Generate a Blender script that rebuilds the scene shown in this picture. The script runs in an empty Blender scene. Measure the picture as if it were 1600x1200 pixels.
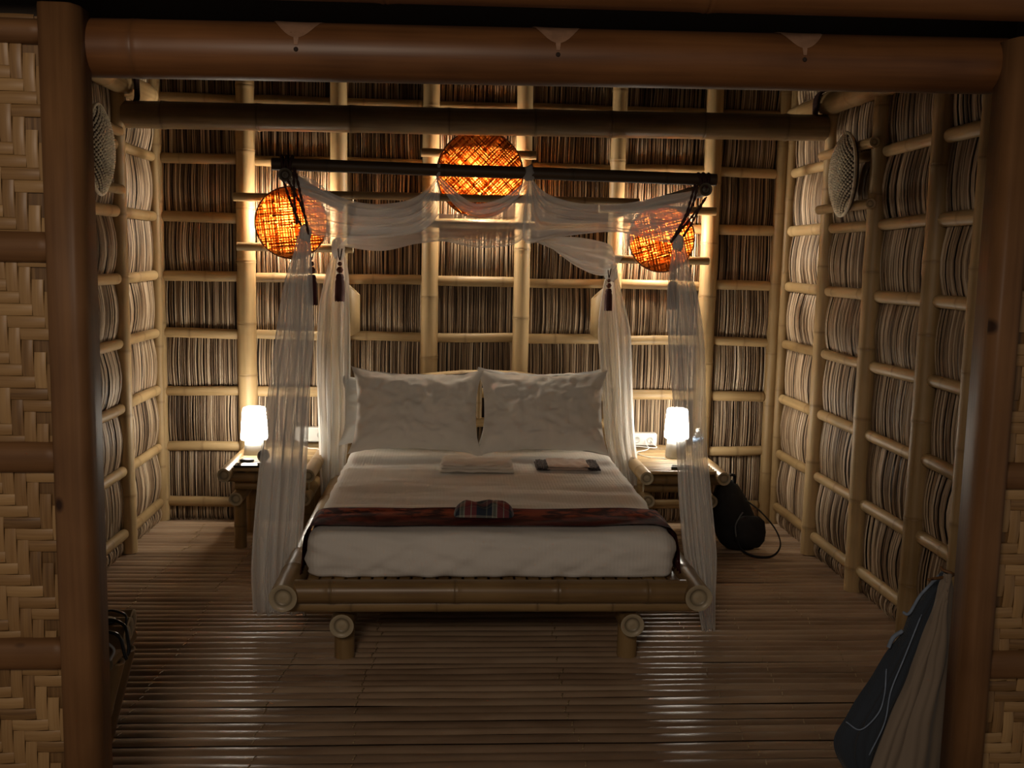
import bpy, math, random
from math import sin, cos, pi, radians
from mathutils import Vector, Matrix, noise
random.seed(7)
S = bpy.context.scene
COL = S.collection

# ---------------------------------------------------------------- camera, world, exposure
CAM = Vector((0.0, 0.0, 1.6))
FPX = 1573.3
RT = Vector((0.99793402, -0.06084385, 0.02063275))
UP = Vector((-0.01281698, 0.12615393, 0.99192788))
FW = Vector((0.06295562, 0.99014303, -0.12511347))
cd = bpy.data.cameras.new('camera'); cam = bpy.data.objects.new('camera', cd); COL.objects.link(cam)
m = Matrix.Identity(4)
for i in range(3):
    m[i][0] = RT[i]; m[i][1] = UP[i]; m[i][2] = -FW[i]; m[i][3] = CAM[i]
cam.matrix_world = m
cd.sensor_width = 36.0; cd.lens = FPX / 1600 * 36.0; cd.clip_start = 0.02
S.camera = cam
w = bpy.data.worlds.new('night'); S.world = w; w.use_nodes = True
w.node_tree.nodes['Background'].inputs[0].default_value = (0.80, 0.76, 0.72, 1)
w.node_tree.nodes['Background'].inputs[1].default_value = 0.085
S.view_settings.view_transform = 'Standard'; S.view_settings.look = 'None'
S.view_settings.gamma = 1; S.view_settings.use_curve_mapping = False
S.view_settings.exposure = 0.50
BULB = 480.0      # radiance of the bulbs behind the woven discs
SHADE = 22.0      # radiance of the bedside lamp shades
def point_light(name, loc, power, color, radius):
    d = bpy.data.lights.new(name, 'POINT'); d.energy = power; d.color = color; d.shadow_soft_size = radius
    o = bpy.data.objects.new(name, d); o.location = loc; COL.objects.link(o); return o
point_light('front_fill_light', (-0.55, -0.5, 2.36), 66.0, (1.0, 0.79, 0.60), 0.35)  # unseen fill light added behind the camera for the doorway and bed front

def at(x, y, Y):
    """the point at depth Y seen at pixel x, y of the 1600x1200 photograph"""
    d = FW * FPX + RT * (x - 800) + UP * (600 - y)
    return CAM + d * (Y / d.y)

# ---------------------------------------------------------------- objects
def tag(o, label=None, cat=None, group=None, kind=None):
    if label: o['label'] = label
    if cat: o['category'] = cat
    if group: o['group'] = group
    if kind: o['kind'] = kind
    return o
def empty(name, loc=(0, 0, 0), rz=0.0, **k):
    o = bpy.data.objects.new(name, None); o.location = loc; o.rotation_euler = (0, 0, rz)
    o.empty_display_size = 0.05; COL.objects.link(o); return tag(o, **k)
def copy_tree(o, parent=None):
    c = o.copy(); COL.objects.link(c)
    if parent: c.parent = parent
    for ch in list(o.children): copy_tree(ch, c)
    return c

class MB:
    def __init__(s):
        s.v = []; s.f = []; s.st = []; s.tone = []; s.nd = []; s.flat = set()
    def add(s, vs, fs, st=None, tone=0.5, nd=None, flat=False):
        n = len(s.v); s.v += [tuple(p) for p in vs]
        if flat: s.flat.update(range(len(s.f), len(s.f) + len(fs)))
        s.f += [tuple(i + n for i in f) for f in fs]
        s.st += [tuple(p) for p in (st or vs)]
        s.tone += (list(tone) if isinstance(tone, (list, tuple)) else [tone] * len(vs))
        s.nd += (nd or [0.0] * len(vs))
        return s
    def build(s, name, mat, parent=None, smooth=True, off=None):
        me = bpy.data.meshes.new(name); vs = s.v
        if off: vs = [(x - off[0], y - off[1], z - off[2]) for x, y, z in vs]
        me.from_pydata(vs, [], s.f)
        a = me.attributes.new('st', 'FLOAT_VECTOR', 'POINT'); a.data.foreach_set('vector', [c for p in s.st for c in p])
        a = me.attributes.new('tone', 'FLOAT', 'POINT'); a.data.foreach_set('value', s.tone)
        a = me.attributes.new('nd', 'FLOAT', 'POINT'); a.data.foreach_set('value', s.nd)
        me.materials.append(mat)
        me.polygons.foreach_set('use_smooth', [smooth and i not in s.flat for i in range(len(s.f))])
        me.update()
        o = bpy.data.objects.new(name, me); COL.objects.link(o)
        if parent: o.parent = parent
        if off and not parent: o.location = off
        return o

def frame(d):
    d = d.normalized(); a = Vector((0, 0, 1)) if abs(d.z) < 0.9 else Vector((0, 1, 0))
    x = d.cross(a).normalized(); y = x.cross(d).normalized()
    return x, y, d

def bamboo(mb, p0, p1, r0, r1=None, node=0.30, seg=18, cap='cut', fl=(1, 1), bow=0.0, phase=None, tone=None, rough=1.0):
    """a culm with node rings, a thick wall and a recessed septum in each cut end"""
    p0 = Vector(p0); p1 = Vector(p1); r1 = r1 or r0; L = (p1 - p0).length
    X, Y, D = frame(p1 - p0); ph = random.uniform(0.1, node) if phase is None else phase
    tone = random.random() if tone is None else tone; so = random.uniform(0, 50)
    prof = []                                                # (t, radius factor, nd)
    q = ph; prof.append((0.0, 1.0, 0.0))
    if cap == 'round': prof = [(0.0, .72, 0), (0.004, .92, 0), (0.012, 1, 0)]
    while q < L - 0.03:
        for dt, k, n in ((-.030, 1.0, 0), (-.012, 1.012, .1), (-.004, 1.05, .6), (0.0, 1.035, 1), (.003, 1.015, .8), (.006, 1.05, .4), (.014, 1.02, .1), (.032, 1.0, 0)):
            if 0.002 < q + dt < L - 0.002: prof.append((q + dt, 1 + (k - 1) * rough, n))
        q += node * random.uniform(.8, 1.2)
    if cap == 'round': prof += [(L - .012, 1, 0), (L - .004, .92, 0), (L, .72, 0)]
    else: prof.append((L, 1.0, 0.0))
    bx, by = random.uniform(-1, 1) * bow, random.uniform(-1, 1) * bow
    vs, st, nd, fs = [], [], [], []
    for t, k, n in prof:
        u = t / L; r = (r0 + (r1 - r0) * u) * k
        c = p0 + D * t + (X * bx + Y * by) * sin(pi * u) + (X * sin(t * 9 + so) + Y * cos(t * 7 + so)) * r0 * .02 * rough * sin(pi * u)
        for j in range(seg):
            a = 2 * pi * j / seg; cx, cy = cos(a) * r * fl[0], sin(a) * r * fl[1]
            vs.append(c + X * cx + Y * cy); st.append((cos(a) * r0, sin(a) * r0, t + so)); nd.append(n)
    K = len(prof)
    for i in range(K - 1):
        for j in range(seg):
            a, b = i * seg + j, i * seg + (j + 1) % seg
            fs.append((a, b, b + seg, a + seg))
    mb.add(vs, fs, st, tone, nd)
    for end, (c, d, r) in enumerate(((p0, -D, r0), (p1, D, r1))):
        cv, cs, cf = [], [], []
        rings = ((1.0, 0, 0), (.68, 0.0005, 0), (.62, -.010, 0), (.34, -.012, 0), (.16, -.008, 0)) if cap == 'cut' else ((.72, 0, 0), (.3, .001, 0))
        cnd = []
        for k, h, _ in rings:
            for j in range(seg):
                a = 2 * pi * j / seg
                cv.append(c + d * h + X * cos(a) * r * k * fl[0] + Y * sin(a) * r * k * fl[1]); cs.append((cos(a) * r * k, sin(a) * r * k, so + end)); cnd.append(-1.0 if k > .65 or k < .4 else -.55)
        cv.append(c + d * (rings[-1][1])); cs.append((0, 0, so)); cnd.append(-1.0)
        R = len(rings)
        for i in range(R - 1):
            for j in range(seg):
                a, b = i * seg + j, i * seg + (j + 1) % seg
                cf.append((a, b, b + seg, a + seg))
        for j in range(seg): cf.append(((R - 1) * seg + j, (R - 1) * seg + (j + 1) % seg, R * seg))
        if end == 0: cf = [f[::-1] for f in cf]
        mb.add(cv, cf, cs, tone, cnd)
    return mb

def tube(mb, pts, r, seg=8, tone=0.5, fl=1.0, closed=False, nd0=0.0):
    pts = [Vector(p) for p in pts]; n = len(pts); vs, fs, st = [], [], []
    rr = r if isinstance(r, (list, tuple)) else [r] * n
    ref = None; dist = 0
    for i, p in enumerate(pts):
        a = pts[(i - 1) % n] if closed or i else pts[0]; b = pts[(i + 1) % n] if closed or i < n - 1 else pts[-1]
        d = (b - a).normalized()
        if ref is None: X, Y, _ = frame(d)
        else:
            X = (ref - d * ref.dot(d)).normalized(); Y = d.cross(X)
        ref = X
        if i: dist += (p - pts[i - 1]).length
        for j in range(seg):
            t = 2 * pi * j / seg
            vs.append(p + X * cos(t) * rr[i] + Y * sin(t) * rr[i] * fl); st.append((cos(t) * .05, sin(t) * .05, dist))
    for i in range(n if closed else n - 1):
        for j in range(seg):
            a, b = i * seg + j, i * seg + (j + 1) % seg; c = ((i + 1) % n) * seg
            fs.append((a, b, c + (j + 1) % seg, c + j))
    if not closed:
        fs.append(tuple(range(seg))[::-1]); fs.append(tuple((n - 1) * seg + j for j in range(seg)))
    return mb.add(vs, fs, st, tone, [nd0] * len(vs))

def rope(mb, pts, r, pitch=0.05, strands=2):
    pts = smooth_path(pts, 60)
    for s in range(strands):
        out, dist, ref = [], 0, None
        for i, p in enumerate(pts):
            d = (pts[min(i + 1, len(pts) - 1)] - pts[max(i - 1, 0)]).normalized()
            X, Y, _ = frame(d)
            if i: dist += (p - pts[i - 1]).length
            a = 2 * pi * (dist / pitch + s / strands)
            out.append(p + (X * cos(a) + Y * sin(a)) * r * .5)
        tube(mb, out, r * .62, 6, random.random())
    return mb

def smooth_path(pts, n):
    pts = [Vector(p) for p in pts]
    if len(pts) < 3: return [pts[0].lerp(pts[-1], i / (n - 1)) for i in range(n)]
    P = [2 * pts[0] - pts[1]] + pts + [2 * pts[-1] - pts[-2]]; out = []; m_ = len(pts) - 1
    for i in range(n):
        t = i / (n - 1) * m_; k = min(int(t), m_ - 1); u = t - k
        a, b, c, d = P[k], P[k + 1], P[k + 2], P[k + 3]
        out.append(0.5 * ((2 * b) + (c - a) * u + (2 * a - 5 * b + 4 * c - d) * u * u + (3 * b - a - 3 * c + d) * u ** 3))
    return out

def lathe(mb, prof, c, seg=24, sq=None, tone=.5, fl=(1, 1)):
    """profile of (radius, z); sq = superellipse exponent of the plan"""
    vs, fs = [], []
    for r, z in prof:
        for j in range(seg):
            a = 2 * pi * (j + .5) / seg; ca, sa = cos(a), sin(a)
            if sq:
                k = (abs(ca) ** sq + abs(sa) ** sq) ** (-1 / sq); ca *= k; sa *= k
            vs.append((c[0] + ca * r * fl[0], c[1] + sa * r * fl[1], c[2] + z))
    for i in range(len(prof) - 1):
        for j in range(seg):
            a, b = i * seg + j, i * seg + (j + 1) % seg
            fs.append((a, b, b + seg, a + seg))
    if prof[0][0] > 1e-4: fs.append(tuple(range(seg))[::-1])
    if prof[-1][0] > 1e-4: fs.append(tuple((len(prof) - 1) * seg + j for j in range(seg)))
    return mb.add(vs, fs, [(x * 1, y * 1, z * 1) for x, y, z in vs], tone)

def box(mb, lo, hi, bev=0.0, M=None, tone=.5, along=2):
    """a bevelled box"""
    lo = Vector(lo); hi = Vector(hi); b = min(bev, min(hi - lo) * .49); vs, fs = [], []
    c = (lo + hi) / 2; h = (hi - lo) / 2
    if b <= 0:
        for s in ((-1, -1, -1), (1, -1, -1), (1, 1, -1), (-1, 1, -1), (-1, -1, 1), (1, -1, 1), (1, 1, 1), (-1, 1, 1)):
            vs.append(Vector((c[i] + s[i] * h[i] for i in range(3))))
        fs = [(0, 3, 2, 1), (4, 5, 6, 7), (0, 1, 5, 4), (1, 2, 6, 5), (2, 3, 7, 6), (3, 0, 4, 7)]
    else:
        idx = {}
        for sx in (-1, 1):
            for sy in (-1, 1):
                for sz in (-1, 1):
                    for ax in range(3):
                        p = [c[i] + (sx, sy, sz)[i] * (h[i] - (0 if i == ax else b)) for i in range(3)]
                        idx[(sx, sy, sz, ax)] = len(vs); vs.append(Vector(p))
        def q(*k): fs.append([idx[x] for x in k])
        for ax in range(3):
            o1, o2 = [i for i in range(3) if i != ax]
            for s in (-1, 1):
                ks = []
                for a, bb in ((-1, -1), (1, -1), (1, 1), (-1, 1)):
                    t = [0, 0, 0]; t[ax] = s; t[o1] = a; t[o2] = bb; ks.append((*t, ax))
                q(*ks)
            for a in (-1, 1):
                for bb in (-1, 1):                          # edges along ax
                    ks = []
                    for s, w_ in ((-1, o1), (1, o1), (1, o2), (-1, o2)):
                        t = [0, 0, 0]; t[ax] = s; t[o1] = a; t[o2] = bb; ks.append((*t, w_))
                    q(*ks)
        for sx in (-1, 1):
            for sy in (-1, 1):
                for sz in (-1, 1): q(*[(sx, sy, sz, ax) for ax in range(3)])
        out = []
        for f in fs:
            n = sum(((vs[f[i]] - c).cross(vs[f[(i + 1) % len(f)]] - c) for i in range(len(f))), Vector())
            mid = sum((vs[i] for i in f), Vector()) / len(f) - c
            out.append(f if n.dot(mid) > 0 else f[::-1])
        fs = out
    st = [((v - c)[(along + 1) % 3], (v - c)[(along + 2) % 3], (v - c)[along] + c.x * 3 + c.z) for v in vs]
    if M: vs = [M @ v for v in vs]
    return mb.add(vs, fs, st, tone, flat=True)

def sheet(mb, rows, nu, nv, fold=None, tone=.5):
    """cloth lofted through rows of points; fold(s, t) -> offset vector"""
    R = [smooth_path(r, nu) for r in rows]; cols = []
    for i in range(nu): cols.append(smooth_path([r[i] for r in R], nv))
    vs, st, fs = [], [], []
    for j in range(nv):
        for i in range(nu):
            s, t = i / (nu - 1), j / (nv - 1); p = cols[i][j].copy()
            if fold: p += fold(s, t)
            vs.append(p); st.append((s, t, 0))
    for j in range(nv - 1):
        for i in range(nu - 1):
            a = j * nu + i; fs.append((a, a + 1, a + nu + 1, a + nu))
    return mb.add(vs, fs, st, tone)

# ---------------------------------------------------------------- materials
def new_mat(name):
    m_ = bpy.data.materials.new(name); m_.use_nodes = True; nt = m_.node_tree
    return m_, nt, nt.nodes, nt.links, nt.nodes['Principled BSDF']
def attr(nt, name):
    n = nt.nodes.new('ShaderNodeAttribute'); n.attribute_name = name; return n
def noise_tex(nt, vec, scale, sx=(1, 1, 1), detail=3):
    mp = nt.nodes.new('ShaderNodeMapping'); mp.inputs['Scale'].default_value = sx; nt.links.new(vec, mp.inputs[0])
    n = nt.nodes.new('ShaderNodeTexNoise'); n.inputs['Scale'].default_value = scale; n.inputs['Detail'].default_value = detail
    nt.links.new(mp.outputs[0], n.inputs['Vector']); return n
def ramp(nt, fac, stops):
    r = nt.nodes.new('ShaderNodeValToRGB'); e = r.color_ramp.elements
    while len(e) < len(stops): e.new(.5)
    for i, (p, c) in enumerate(stops): e[i].position = p; e[i].color = (*c, 1)
    nt.links.new(fac, r.inputs[0]); return r
def mathn(nt, op, a, b=None, c=None, clamp=False):
    n = nt.nodes.new('ShaderNodeMath'); n.operation = op; n.use_clamp = clamp
    for i, x in enumerate((a, b, c)):
        if x is None: continue
        if isinstance(x, (int, float)): n.inputs[i].default_value = x
        else: nt.links.new(x, n.inputs[i])
    return n.outputs[0]
def mixc(nt, f, a, b, mode='MIX'):
    n = nt.nodes.new('ShaderNodeMix'); n.data_type = 'RGBA'; n.blend_type = mode
    for k, x in ((0, f), (6, a), (7, b)):
        if isinstance(x, (int, float)): n.inputs[k].default_value = x
        elif isinstance(x, tuple): n.inputs[k].default_value = (*x, 1)
        else: nt.links.new(x, n.inputs[k])
    return n.outputs[2]
def bump(nt, h, bs, strength=.3, dist=.002):
    b = nt.nodes.new('ShaderNodeBump'); b.inputs['Strength'].default_value = strength; b.inputs['Distance'].default_value = dist
    nt.links.new(h, b.inputs['Height']); nt.links.new(b.outputs[0], bs.inputs['Normal'])

def bamboo_mat(name, dark, light, node_col, cut=(.62, .50, .32), rough=.5, spec=.5, var=.45):
    m_, nt, N, L, bs = new_mat(name)
    st = attr(nt, 'st'); tn = attr(nt, 'tone'); nd = attr(nt, 'nd')
    g = noise_tex(nt, st.outputs['Vector'], 1.0, (55, 55, 2.5), 4); b = noise_tex(nt, st.outputs['Vector'], 1.0, (6, 6, 4), 3)
    f = mathn(nt, 'ADD', mathn(nt, 'MULTIPLY', g.outputs[0], .55), mathn(nt, 'MULTIPLY', b.outputs[0], .55))
    f = mathn(nt, 'ADD', f, mathn(nt, 'MULTIPLY', mathn(nt, 'SUBTRACT', tn.outputs['Fac'], .5), var), clamp=True)
    base = ramp(nt, f, [(.28, dark), (.72, light)]).outputs[0]
    ndp = mathn(nt, 'MAXIMUM', nd.outputs['Fac'], 0.0); cutf = mathn(nt, 'MAXIMUM', mathn(nt, 'MULTIPLY', nd.outputs['Fac'], -1), 0.0)
    c = mixc(nt, mathn(nt, 'MULTIPLY', ndp, .55), base, node_col)
    cutc = mixc(nt, mathn(nt, 'MULTIPLY', cutf, cutf), tuple(x * .3 for x in cut), cut)
    c = mixc(nt, mathn(nt, 'GREATER_THAN', cutf, .1), c, cutc)
    L.new(c, bs.inputs['Base Color']); bs.inputs['Roughness'].default_value = rough
    bs.inputs['Specular IOR Level'].default_value = spec
    bump(nt, g.outputs[0], bs, .25, .0015); return m_
def plain(name, col, rough=.5, metal=0, emis=None, estr=0, var=0.0, scale=40, bmp=0.0, spec=.5):
    m_, nt, N, L, bs = new_mat(name)
    tc = N.new('ShaderNodeTexCoord'); n = noise_tex(nt, tc.outputs['Object'], scale)
    c = ramp(nt, n.outputs[0], [(.3, tuple(x * (1 - var) for x in col)), (.7, tuple(min(1, x * (1 + var)) for x in col))])
    L.new(c.outputs[0], bs.inputs['Base Color'])
    bs.inputs['Roughness'].default_value = rough; bs.inputs['Metallic'].default_value = metal; bs.inputs['Specular IOR Level'].default_value = spec
    if emis: bs.inputs['Emission Color'].default_value = (*emis, 1); bs.inputs['Emission Strength'].default_value = estr
    if bmp: bump(nt, n.outputs[0], bs, bmp, .003)
    return m_

M_BAM = bamboo_mat('bamboo_pale', (.26, .165, .068), (.49, .345, .17), (.20, .12, .05))
M_BAM_D = bamboo_mat('bamboo_dark', (.20, .135, .07), (.42, .30, .16), (.08, .05, .025), cut=(.42, .34, .22), rough=.4)
M_BED = bamboo_mat('bamboo_bed', (.20, .12, .05), (.38, .25, .11), (.11, .07, .03), cut=(.50, .42, .28), rough=.35)
M_POLE = bamboo_mat('bamboo_smoked', (.045, .028, .014), (.10, .062, .03), (.03, .02, .01), cut=(.10, .08, .05), rough=.5)
M_HEAD = bamboo_mat('bamboo_varnished', (.075, .030, .011), (.175, .074, .025), (.09, .04, .015), cut=(.4, .2, .1), rough=.42, var=.2, spec=.4)
M_WOOD = bamboo_mat('wood_brown_varnish', (.10, .047, .019), (.21, .107, .044), (.1, .04, .015), rough=.48, var=.15, spec=.3)
def knots(m_):
    nt = m_.node_tree; bs = nt.nodes['Principled BSDF']; src = bs.inputs['Base Color'].links[0].from_socket; st = attr(nt, 'st')
    mp = nt.nodes.new('ShaderNodeMapping'); mp.inputs['Scale'].default_value = (7, 7, 4.2); nt.links.new(st.outputs['Vector'], mp.inputs[0])
    v = nt.nodes.new('ShaderNodeTexVoronoi'); v.inputs['Scale'].default_value = 1.0; nt.links.new(mp.outputs[0], v.inputs['Vector'])
    r = ramp(nt, v.outputs['Distance'], [(.05, (1, 1, 1)), (.10, (0, 0, 0))]); nt.links.new(mixc(nt, r.outputs[0], src, (.035, .015, .007)), bs.inputs['Base Color'])
knots(M_WOOD)
M_JAMB = bamboo_mat('wood_dark_varnish', (.16, .075, .03), (.26, .13, .05), (.1, .04, .015), rough=.38, var=.15)
M_DARK = plain('dark_timber', (.03, .019, .011), .8)

def thatch_mat():
    m_, nt, N, L, bs = new_mat('dried_reed')
    st = attr(nt, 'st'); tn = attr(nt, 'tone'); nd = attr(nt, 'nd')
    g = noise_tex(nt, st.outputs['Vector'], 1.0, (300, 300, 9), 3); b = noise_tex(nt, st.outputs['Vector'], 1.0, (2.2, 2.2, 3), 3)
    f = mathn(nt, 'ADD', mathn(nt, 'MULTIPLY', g.outputs[0], .45), mathn(nt, 'MULTIPLY', tn.outputs['Fac'], .55))
    f = mathn(nt, 'ADD', f, mathn(nt, 'MULTIPLY', mathn(nt, 'SUBTRACT', b.outputs[0], .5), .5), clamp=True)
    c = ramp(nt, f, [(.16, (.09, .054, .03)), (.38, (.26, .175, .105)), (.62, (.48, .36, .235)), (.86, (.70, .57, .42))]).outputs[0]
    c = mixc(nt, nd.outputs['Fac'], c, (.02, .012, .007))
    L.new(c, bs.inputs['Base Color']); bs.inputs['Roughness'].default_value = .5; bs.inputs['Specular IOR Level'].default_value = .3
    bump(nt, g.outputs[0], bs, .3, .001); return m_
M_THATCH = thatch_mat()

def floor_mat():
    m_, nt, N, L, bs = new_mat('split_bamboo_floor')
    st = attr(nt, 'st'); tn = attr(nt, 'tone')
    g = noise_tex(nt, st.outputs['Vector'], 1.0, (5, 160, 60), 4); b = noise_tex(nt, st.outputs['Vector'], 1.0, (1.4, 2.2, 3), 3)
    f = mathn(nt, 'ADD', mathn(nt, 'MULTIPLY', g.outputs[0], .5), mathn(nt, 'MULTIPLY', b.outputs[0], .45))
    f = mathn(nt, 'ADD', f, mathn(nt, 'MULTIPLY', mathn(nt, 'SUBTRACT', tn.outputs['Fac'], .5), .35), clamp=True)
    c = ramp(nt, f, [(.25, (.25, .165, .105)), (.5, (.40, .28, .185)), (.75, (.54, .405, .28))]).outputs[0]
    L.new(c, bs.inputs['Base Color']); bs.inputs['Roughness'].default_value = .33; bs.inputs['Specular IOR Level'].default_value = .5
    bump(nt, g.outputs[0], bs, .2, .0015); return m_
M_FLOOR = floor_mat()

def weave_mat():
    m_, nt, N, L, bs = new_mat('woven_bamboo_strips')
    st = attr(nt, 'st'); tn = attr(nt, 'tone')
    g = noise_tex(nt, st.outputs['Vector'], 1.0, (180, 180, 6), 3)
    f = mathn(nt, 'ADD', mathn(nt, 'MULTIPLY', g.outputs[0], .5), mathn(nt, 'MULTIPLY', tn.outputs['Fac'], .5), clamp=True)
    c = ramp(nt, f, [(.12, (.10, .05, .018)), (.4, (.27, .155, .06)), (.85, (.46, .295, .13))]).outputs[0]
    L.new(c, bs.inputs['Base Color']); bs.inputs['Roughness'].default_value = .42
    bump(nt, g.outputs[0], bs, .2, .001); return m_
M_WEAVE = weave_mat()

def net_mat():
    m_, nt, N, L, bs = new_mat('mosquito_netting'); N.remove(bs)
    out = N['Material Output']
    d = N.new('ShaderNodeBsdfDiffuse'); d.inputs[0].default_value = (.86, .85, .83, 1)
    t = N.new('ShaderNodeBsdfTranslucent'); t.inputs[0].default_value = (.86, .85, .83, 1)
    a = N.new('ShaderNodeMixShader'); a.inputs[0].default_value = .45; L.new(d.outputs[0], a.inputs[1]); L.new(t.outputs[0], a.inputs[2])
    tr = N.new('ShaderNodeBsdfTransparent'); mx = N.new('ShaderNodeMixShader')
    lw = N.new('ShaderNodeLayerWeight'); lw.inputs['Blend'].default_value = .35
    tn = attr(nt, 'tone')
    f = mathn(nt, 'ADD', tn.outputs['Fac'], mathn(nt, 'MULTIPLY', lw.outputs['Facing'], .32), clamp=True)
    L.new(f, mx.inputs[0]); L.new(tr.outputs[0], mx.inputs[1]); L.new(a.outputs[0], mx.inputs[2]); L.new(mx.outputs[0], out.inputs[0]); return m_
M_NET = net_mat()

def cloth_mat(name, col, ribs=0, rough=.85, rib_axis=0, amp=.3):
    m_, nt, N, L, bs = new_mat(name)
    tc = N.new('ShaderNodeTexCoord'); n = noise_tex(nt, tc.outputs['Object'], 9, detail=4)
    c = ramp(nt, n.outputs[0], [(.3, tuple(x * .94 for x in col)), (.7, col)]).outputs[0]
    L.new(c, bs.inputs['Base Color']); bs.inputs['Roughness'].default_value = rough; bs.inputs['Specular IOR Level'].default_value = .2
    bs.inputs['Sheen Weight'].default_value = .15
    h = n.outputs[0]
    if ribs:
        sp = N.new('ShaderNodeSeparateXYZ'); L.new(tc.outputs['Object'], sp.inputs[0])
        h = mathn(nt, 'SINE', mathn(nt, 'MULTIPLY', sp.outputs[rib_axis], ribs))
    bump(nt, h, bs, amp, .0015); return m_
M_SHEET = cloth_mat('white_striped_sheet', (.86, .83, .77), ribs=420, amp=.16)
M_PILLOW = cloth_mat('white_pillowcase', (.86, .825, .76), amp=.2)
M_PILLOW_B = cloth_mat('bluish_white_pillowcase', (.84, .86, .86), amp=.2)
M_TOWEL = cloth_mat('white_towelling', (.88, .82, .74), amp=.4)

def orange_mat():
    m_, nt, N, L, bs = new_mat('amber_woven_shade'); N.remove(bs); out = N['Material Output']
    st = attr(nt, 'st'); n = noise_tex(nt, st.outputs['Vector'], 1.0, (9, 9, 9), 3)
    c = ramp(nt, n.outputs[0], [(.30, (.60, .15, .018)), (.72, (.93, .40, .07))]).outputs[0]
    d = N.new('ShaderNodeBsdfDiffuse'); t = N.new('ShaderNodeBsdfTranslucent'); L.new(c, d.inputs[0]); L.new(c, t.inputs[0])
    a = N.new('ShaderNodeMixShader'); a.inputs[0].default_value = .55; L.new(d.outputs[0], a.inputs[1]); L.new(t.outputs[0], a.inputs[2])
    L.new(a.outputs[0], out.inputs[0]); return m_
M_AMBER = orange_mat()
def strip_mat():
    m_, nt, N, L, bs = new_mat('amber_strips'); N.remove(bs); out = N['Material Output']
    tn = attr(nt, 'tone'); c = ramp(nt, tn.outputs['Fac'], [(.1, (.22, .06, .010)), (.55, (.66, .23, .035)), (.95, (.95, .5, .12))]).outputs[0]
    d = N.new('ShaderNodeBsdfDiffuse'); t = N.new('ShaderNodeBsdfTranslucent'); L.new(c, d.inputs[0]); L.new(c, t.inputs[0])
    a = N.new('ShaderNodeMixShader'); a.inputs[0].default_value = .42; L.new(d.outputs[0], a.inputs[1]); L.new(t.outputs[0], a.inputs[2])
    L.new(a.outputs[0], out.inputs[0]); return m_
M_STRIP = strip_mat()
M_BULB = plain('glowing_bulb', (1, .9, .7), .5, emis=(1, .87, .69), estr=BULB)
M_SHADE = plain('lit_lamp_shade', (.9, .88, .82), .6, emis=(1, .91, .77), estr=SHADE)
M_PLASTIC = plain('white_plastic', (.78, .77, .73), .35)
M_BASE = plain('grey_white_base', (.42, .42, .41), .5)
M_BLACK = plain('black_plastic', (.012, .012, .013), .3)
M_SCREEN = plain('black_glass', (.015, .016, .018), .08)
M_BAG = plain('black_nylon', (.010, .010, .012), .75, var=.3, scale=30, bmp=.4)
M_ROPE = plain('dark_red_brown_cord', (.045, .014, .010), .8)
M_TASSEL = plain('maroon_silk', (.07, .012, .012), .6)
M_BEAD = plain('brown_wooden_bead', (.13, .035, .018), .35)
M_RIM = plain('dark_rim', (.12, .045, .015), .5)
M_SEAG = plain('pale_seagrass', (.85, .76, .60), .7, var=.2, scale=60)
M_SEAG_D = plain('seagrass_backing', (.10, .07, .045), .9)
M_WCABLE = plain('white_cable', (.75, .74, .70), .4)
M_JEAN_LT = plain('pale_denim_edge', (.20, .26, .36), .9, var=.2)  # paler blue for the jeans' waistband edge, loop and seams
M_JEAN = cloth_mat('dark_denim', (.036, .047, .064), ribs=2200, amp=.3)
M_BEIGE = cloth_mat('taupe_towelling', (.24, .195, .15), amp=.5)

# ---------------------------------------------------------------- room shell
XL, XR, YB = -1.72, 2.045, 6.02
RZ = [.11 + .336 * k for k in range(9)]

def reeds(mb, o, u, out, length, zs, bulge, pitch=.0115, raggedness=0.0):
    """rows of thin split reeds between the rails, each row bellied outwards"""
    o = Vector(o); u = Vector(u); out = Vector(out); Z = Vector((0, 0, 1)); nz = 7
    for k in range(len(zs) - 1):
        z0, z1 = zs[k], zs[k + 1]; s = 0.0
        while s < length:
            wd = pitch * random.uniform(.65, 1.3); tn = random.random() ** 1.15; dark = random.random() < .07
            lean = (noise.noise(Vector((s * 4, k * 7.3, 1))) * .006 + random.uniform(-.003, .003))
            bl = bulge * (.55 + .9 * max(0, .5 + noise.noise(Vector((s * 2.3, k * 3.1, o.x)))))
            dep = random.uniform(-.008, .006); cur = noise.noise(Vector((s * 3, k * 2.2, 5))) * .010 + random.gauss(0, .0022)
            zb = z0 - random.uniform(0, .02); zt = z1 + .01
            vs, st, fs = [], [], []
            for i in range(nz):
                t = i / (nz - 1); b = bl * sin(pi * t ** .9) + dep + lean * (t - .5)
                c = o + u * (s + cur * sin(pi * t)) + out * b + Z * (zb + (zt - zb) * t)
                hw = wd * .375 * (1 if i else .7)
                for e, h in ((-1, -.001), (0, .0038), (1, -.001)):
                    p = c + u * e * hw + out * h; vs.append(p); st.append((s + e * hw, k * 1.7, p.z + s * 5))
            for i in range(nz - 1):
                for e in (0, 1):
                    a = i * 3 + e; fs.append((a, a + 1, a + 4, a + 3))
            mb.add(vs, fs, st, tn * (.25 if dark else 1))
            s += wd * random.uniform(.85, 1.12)
    return mb

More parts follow.
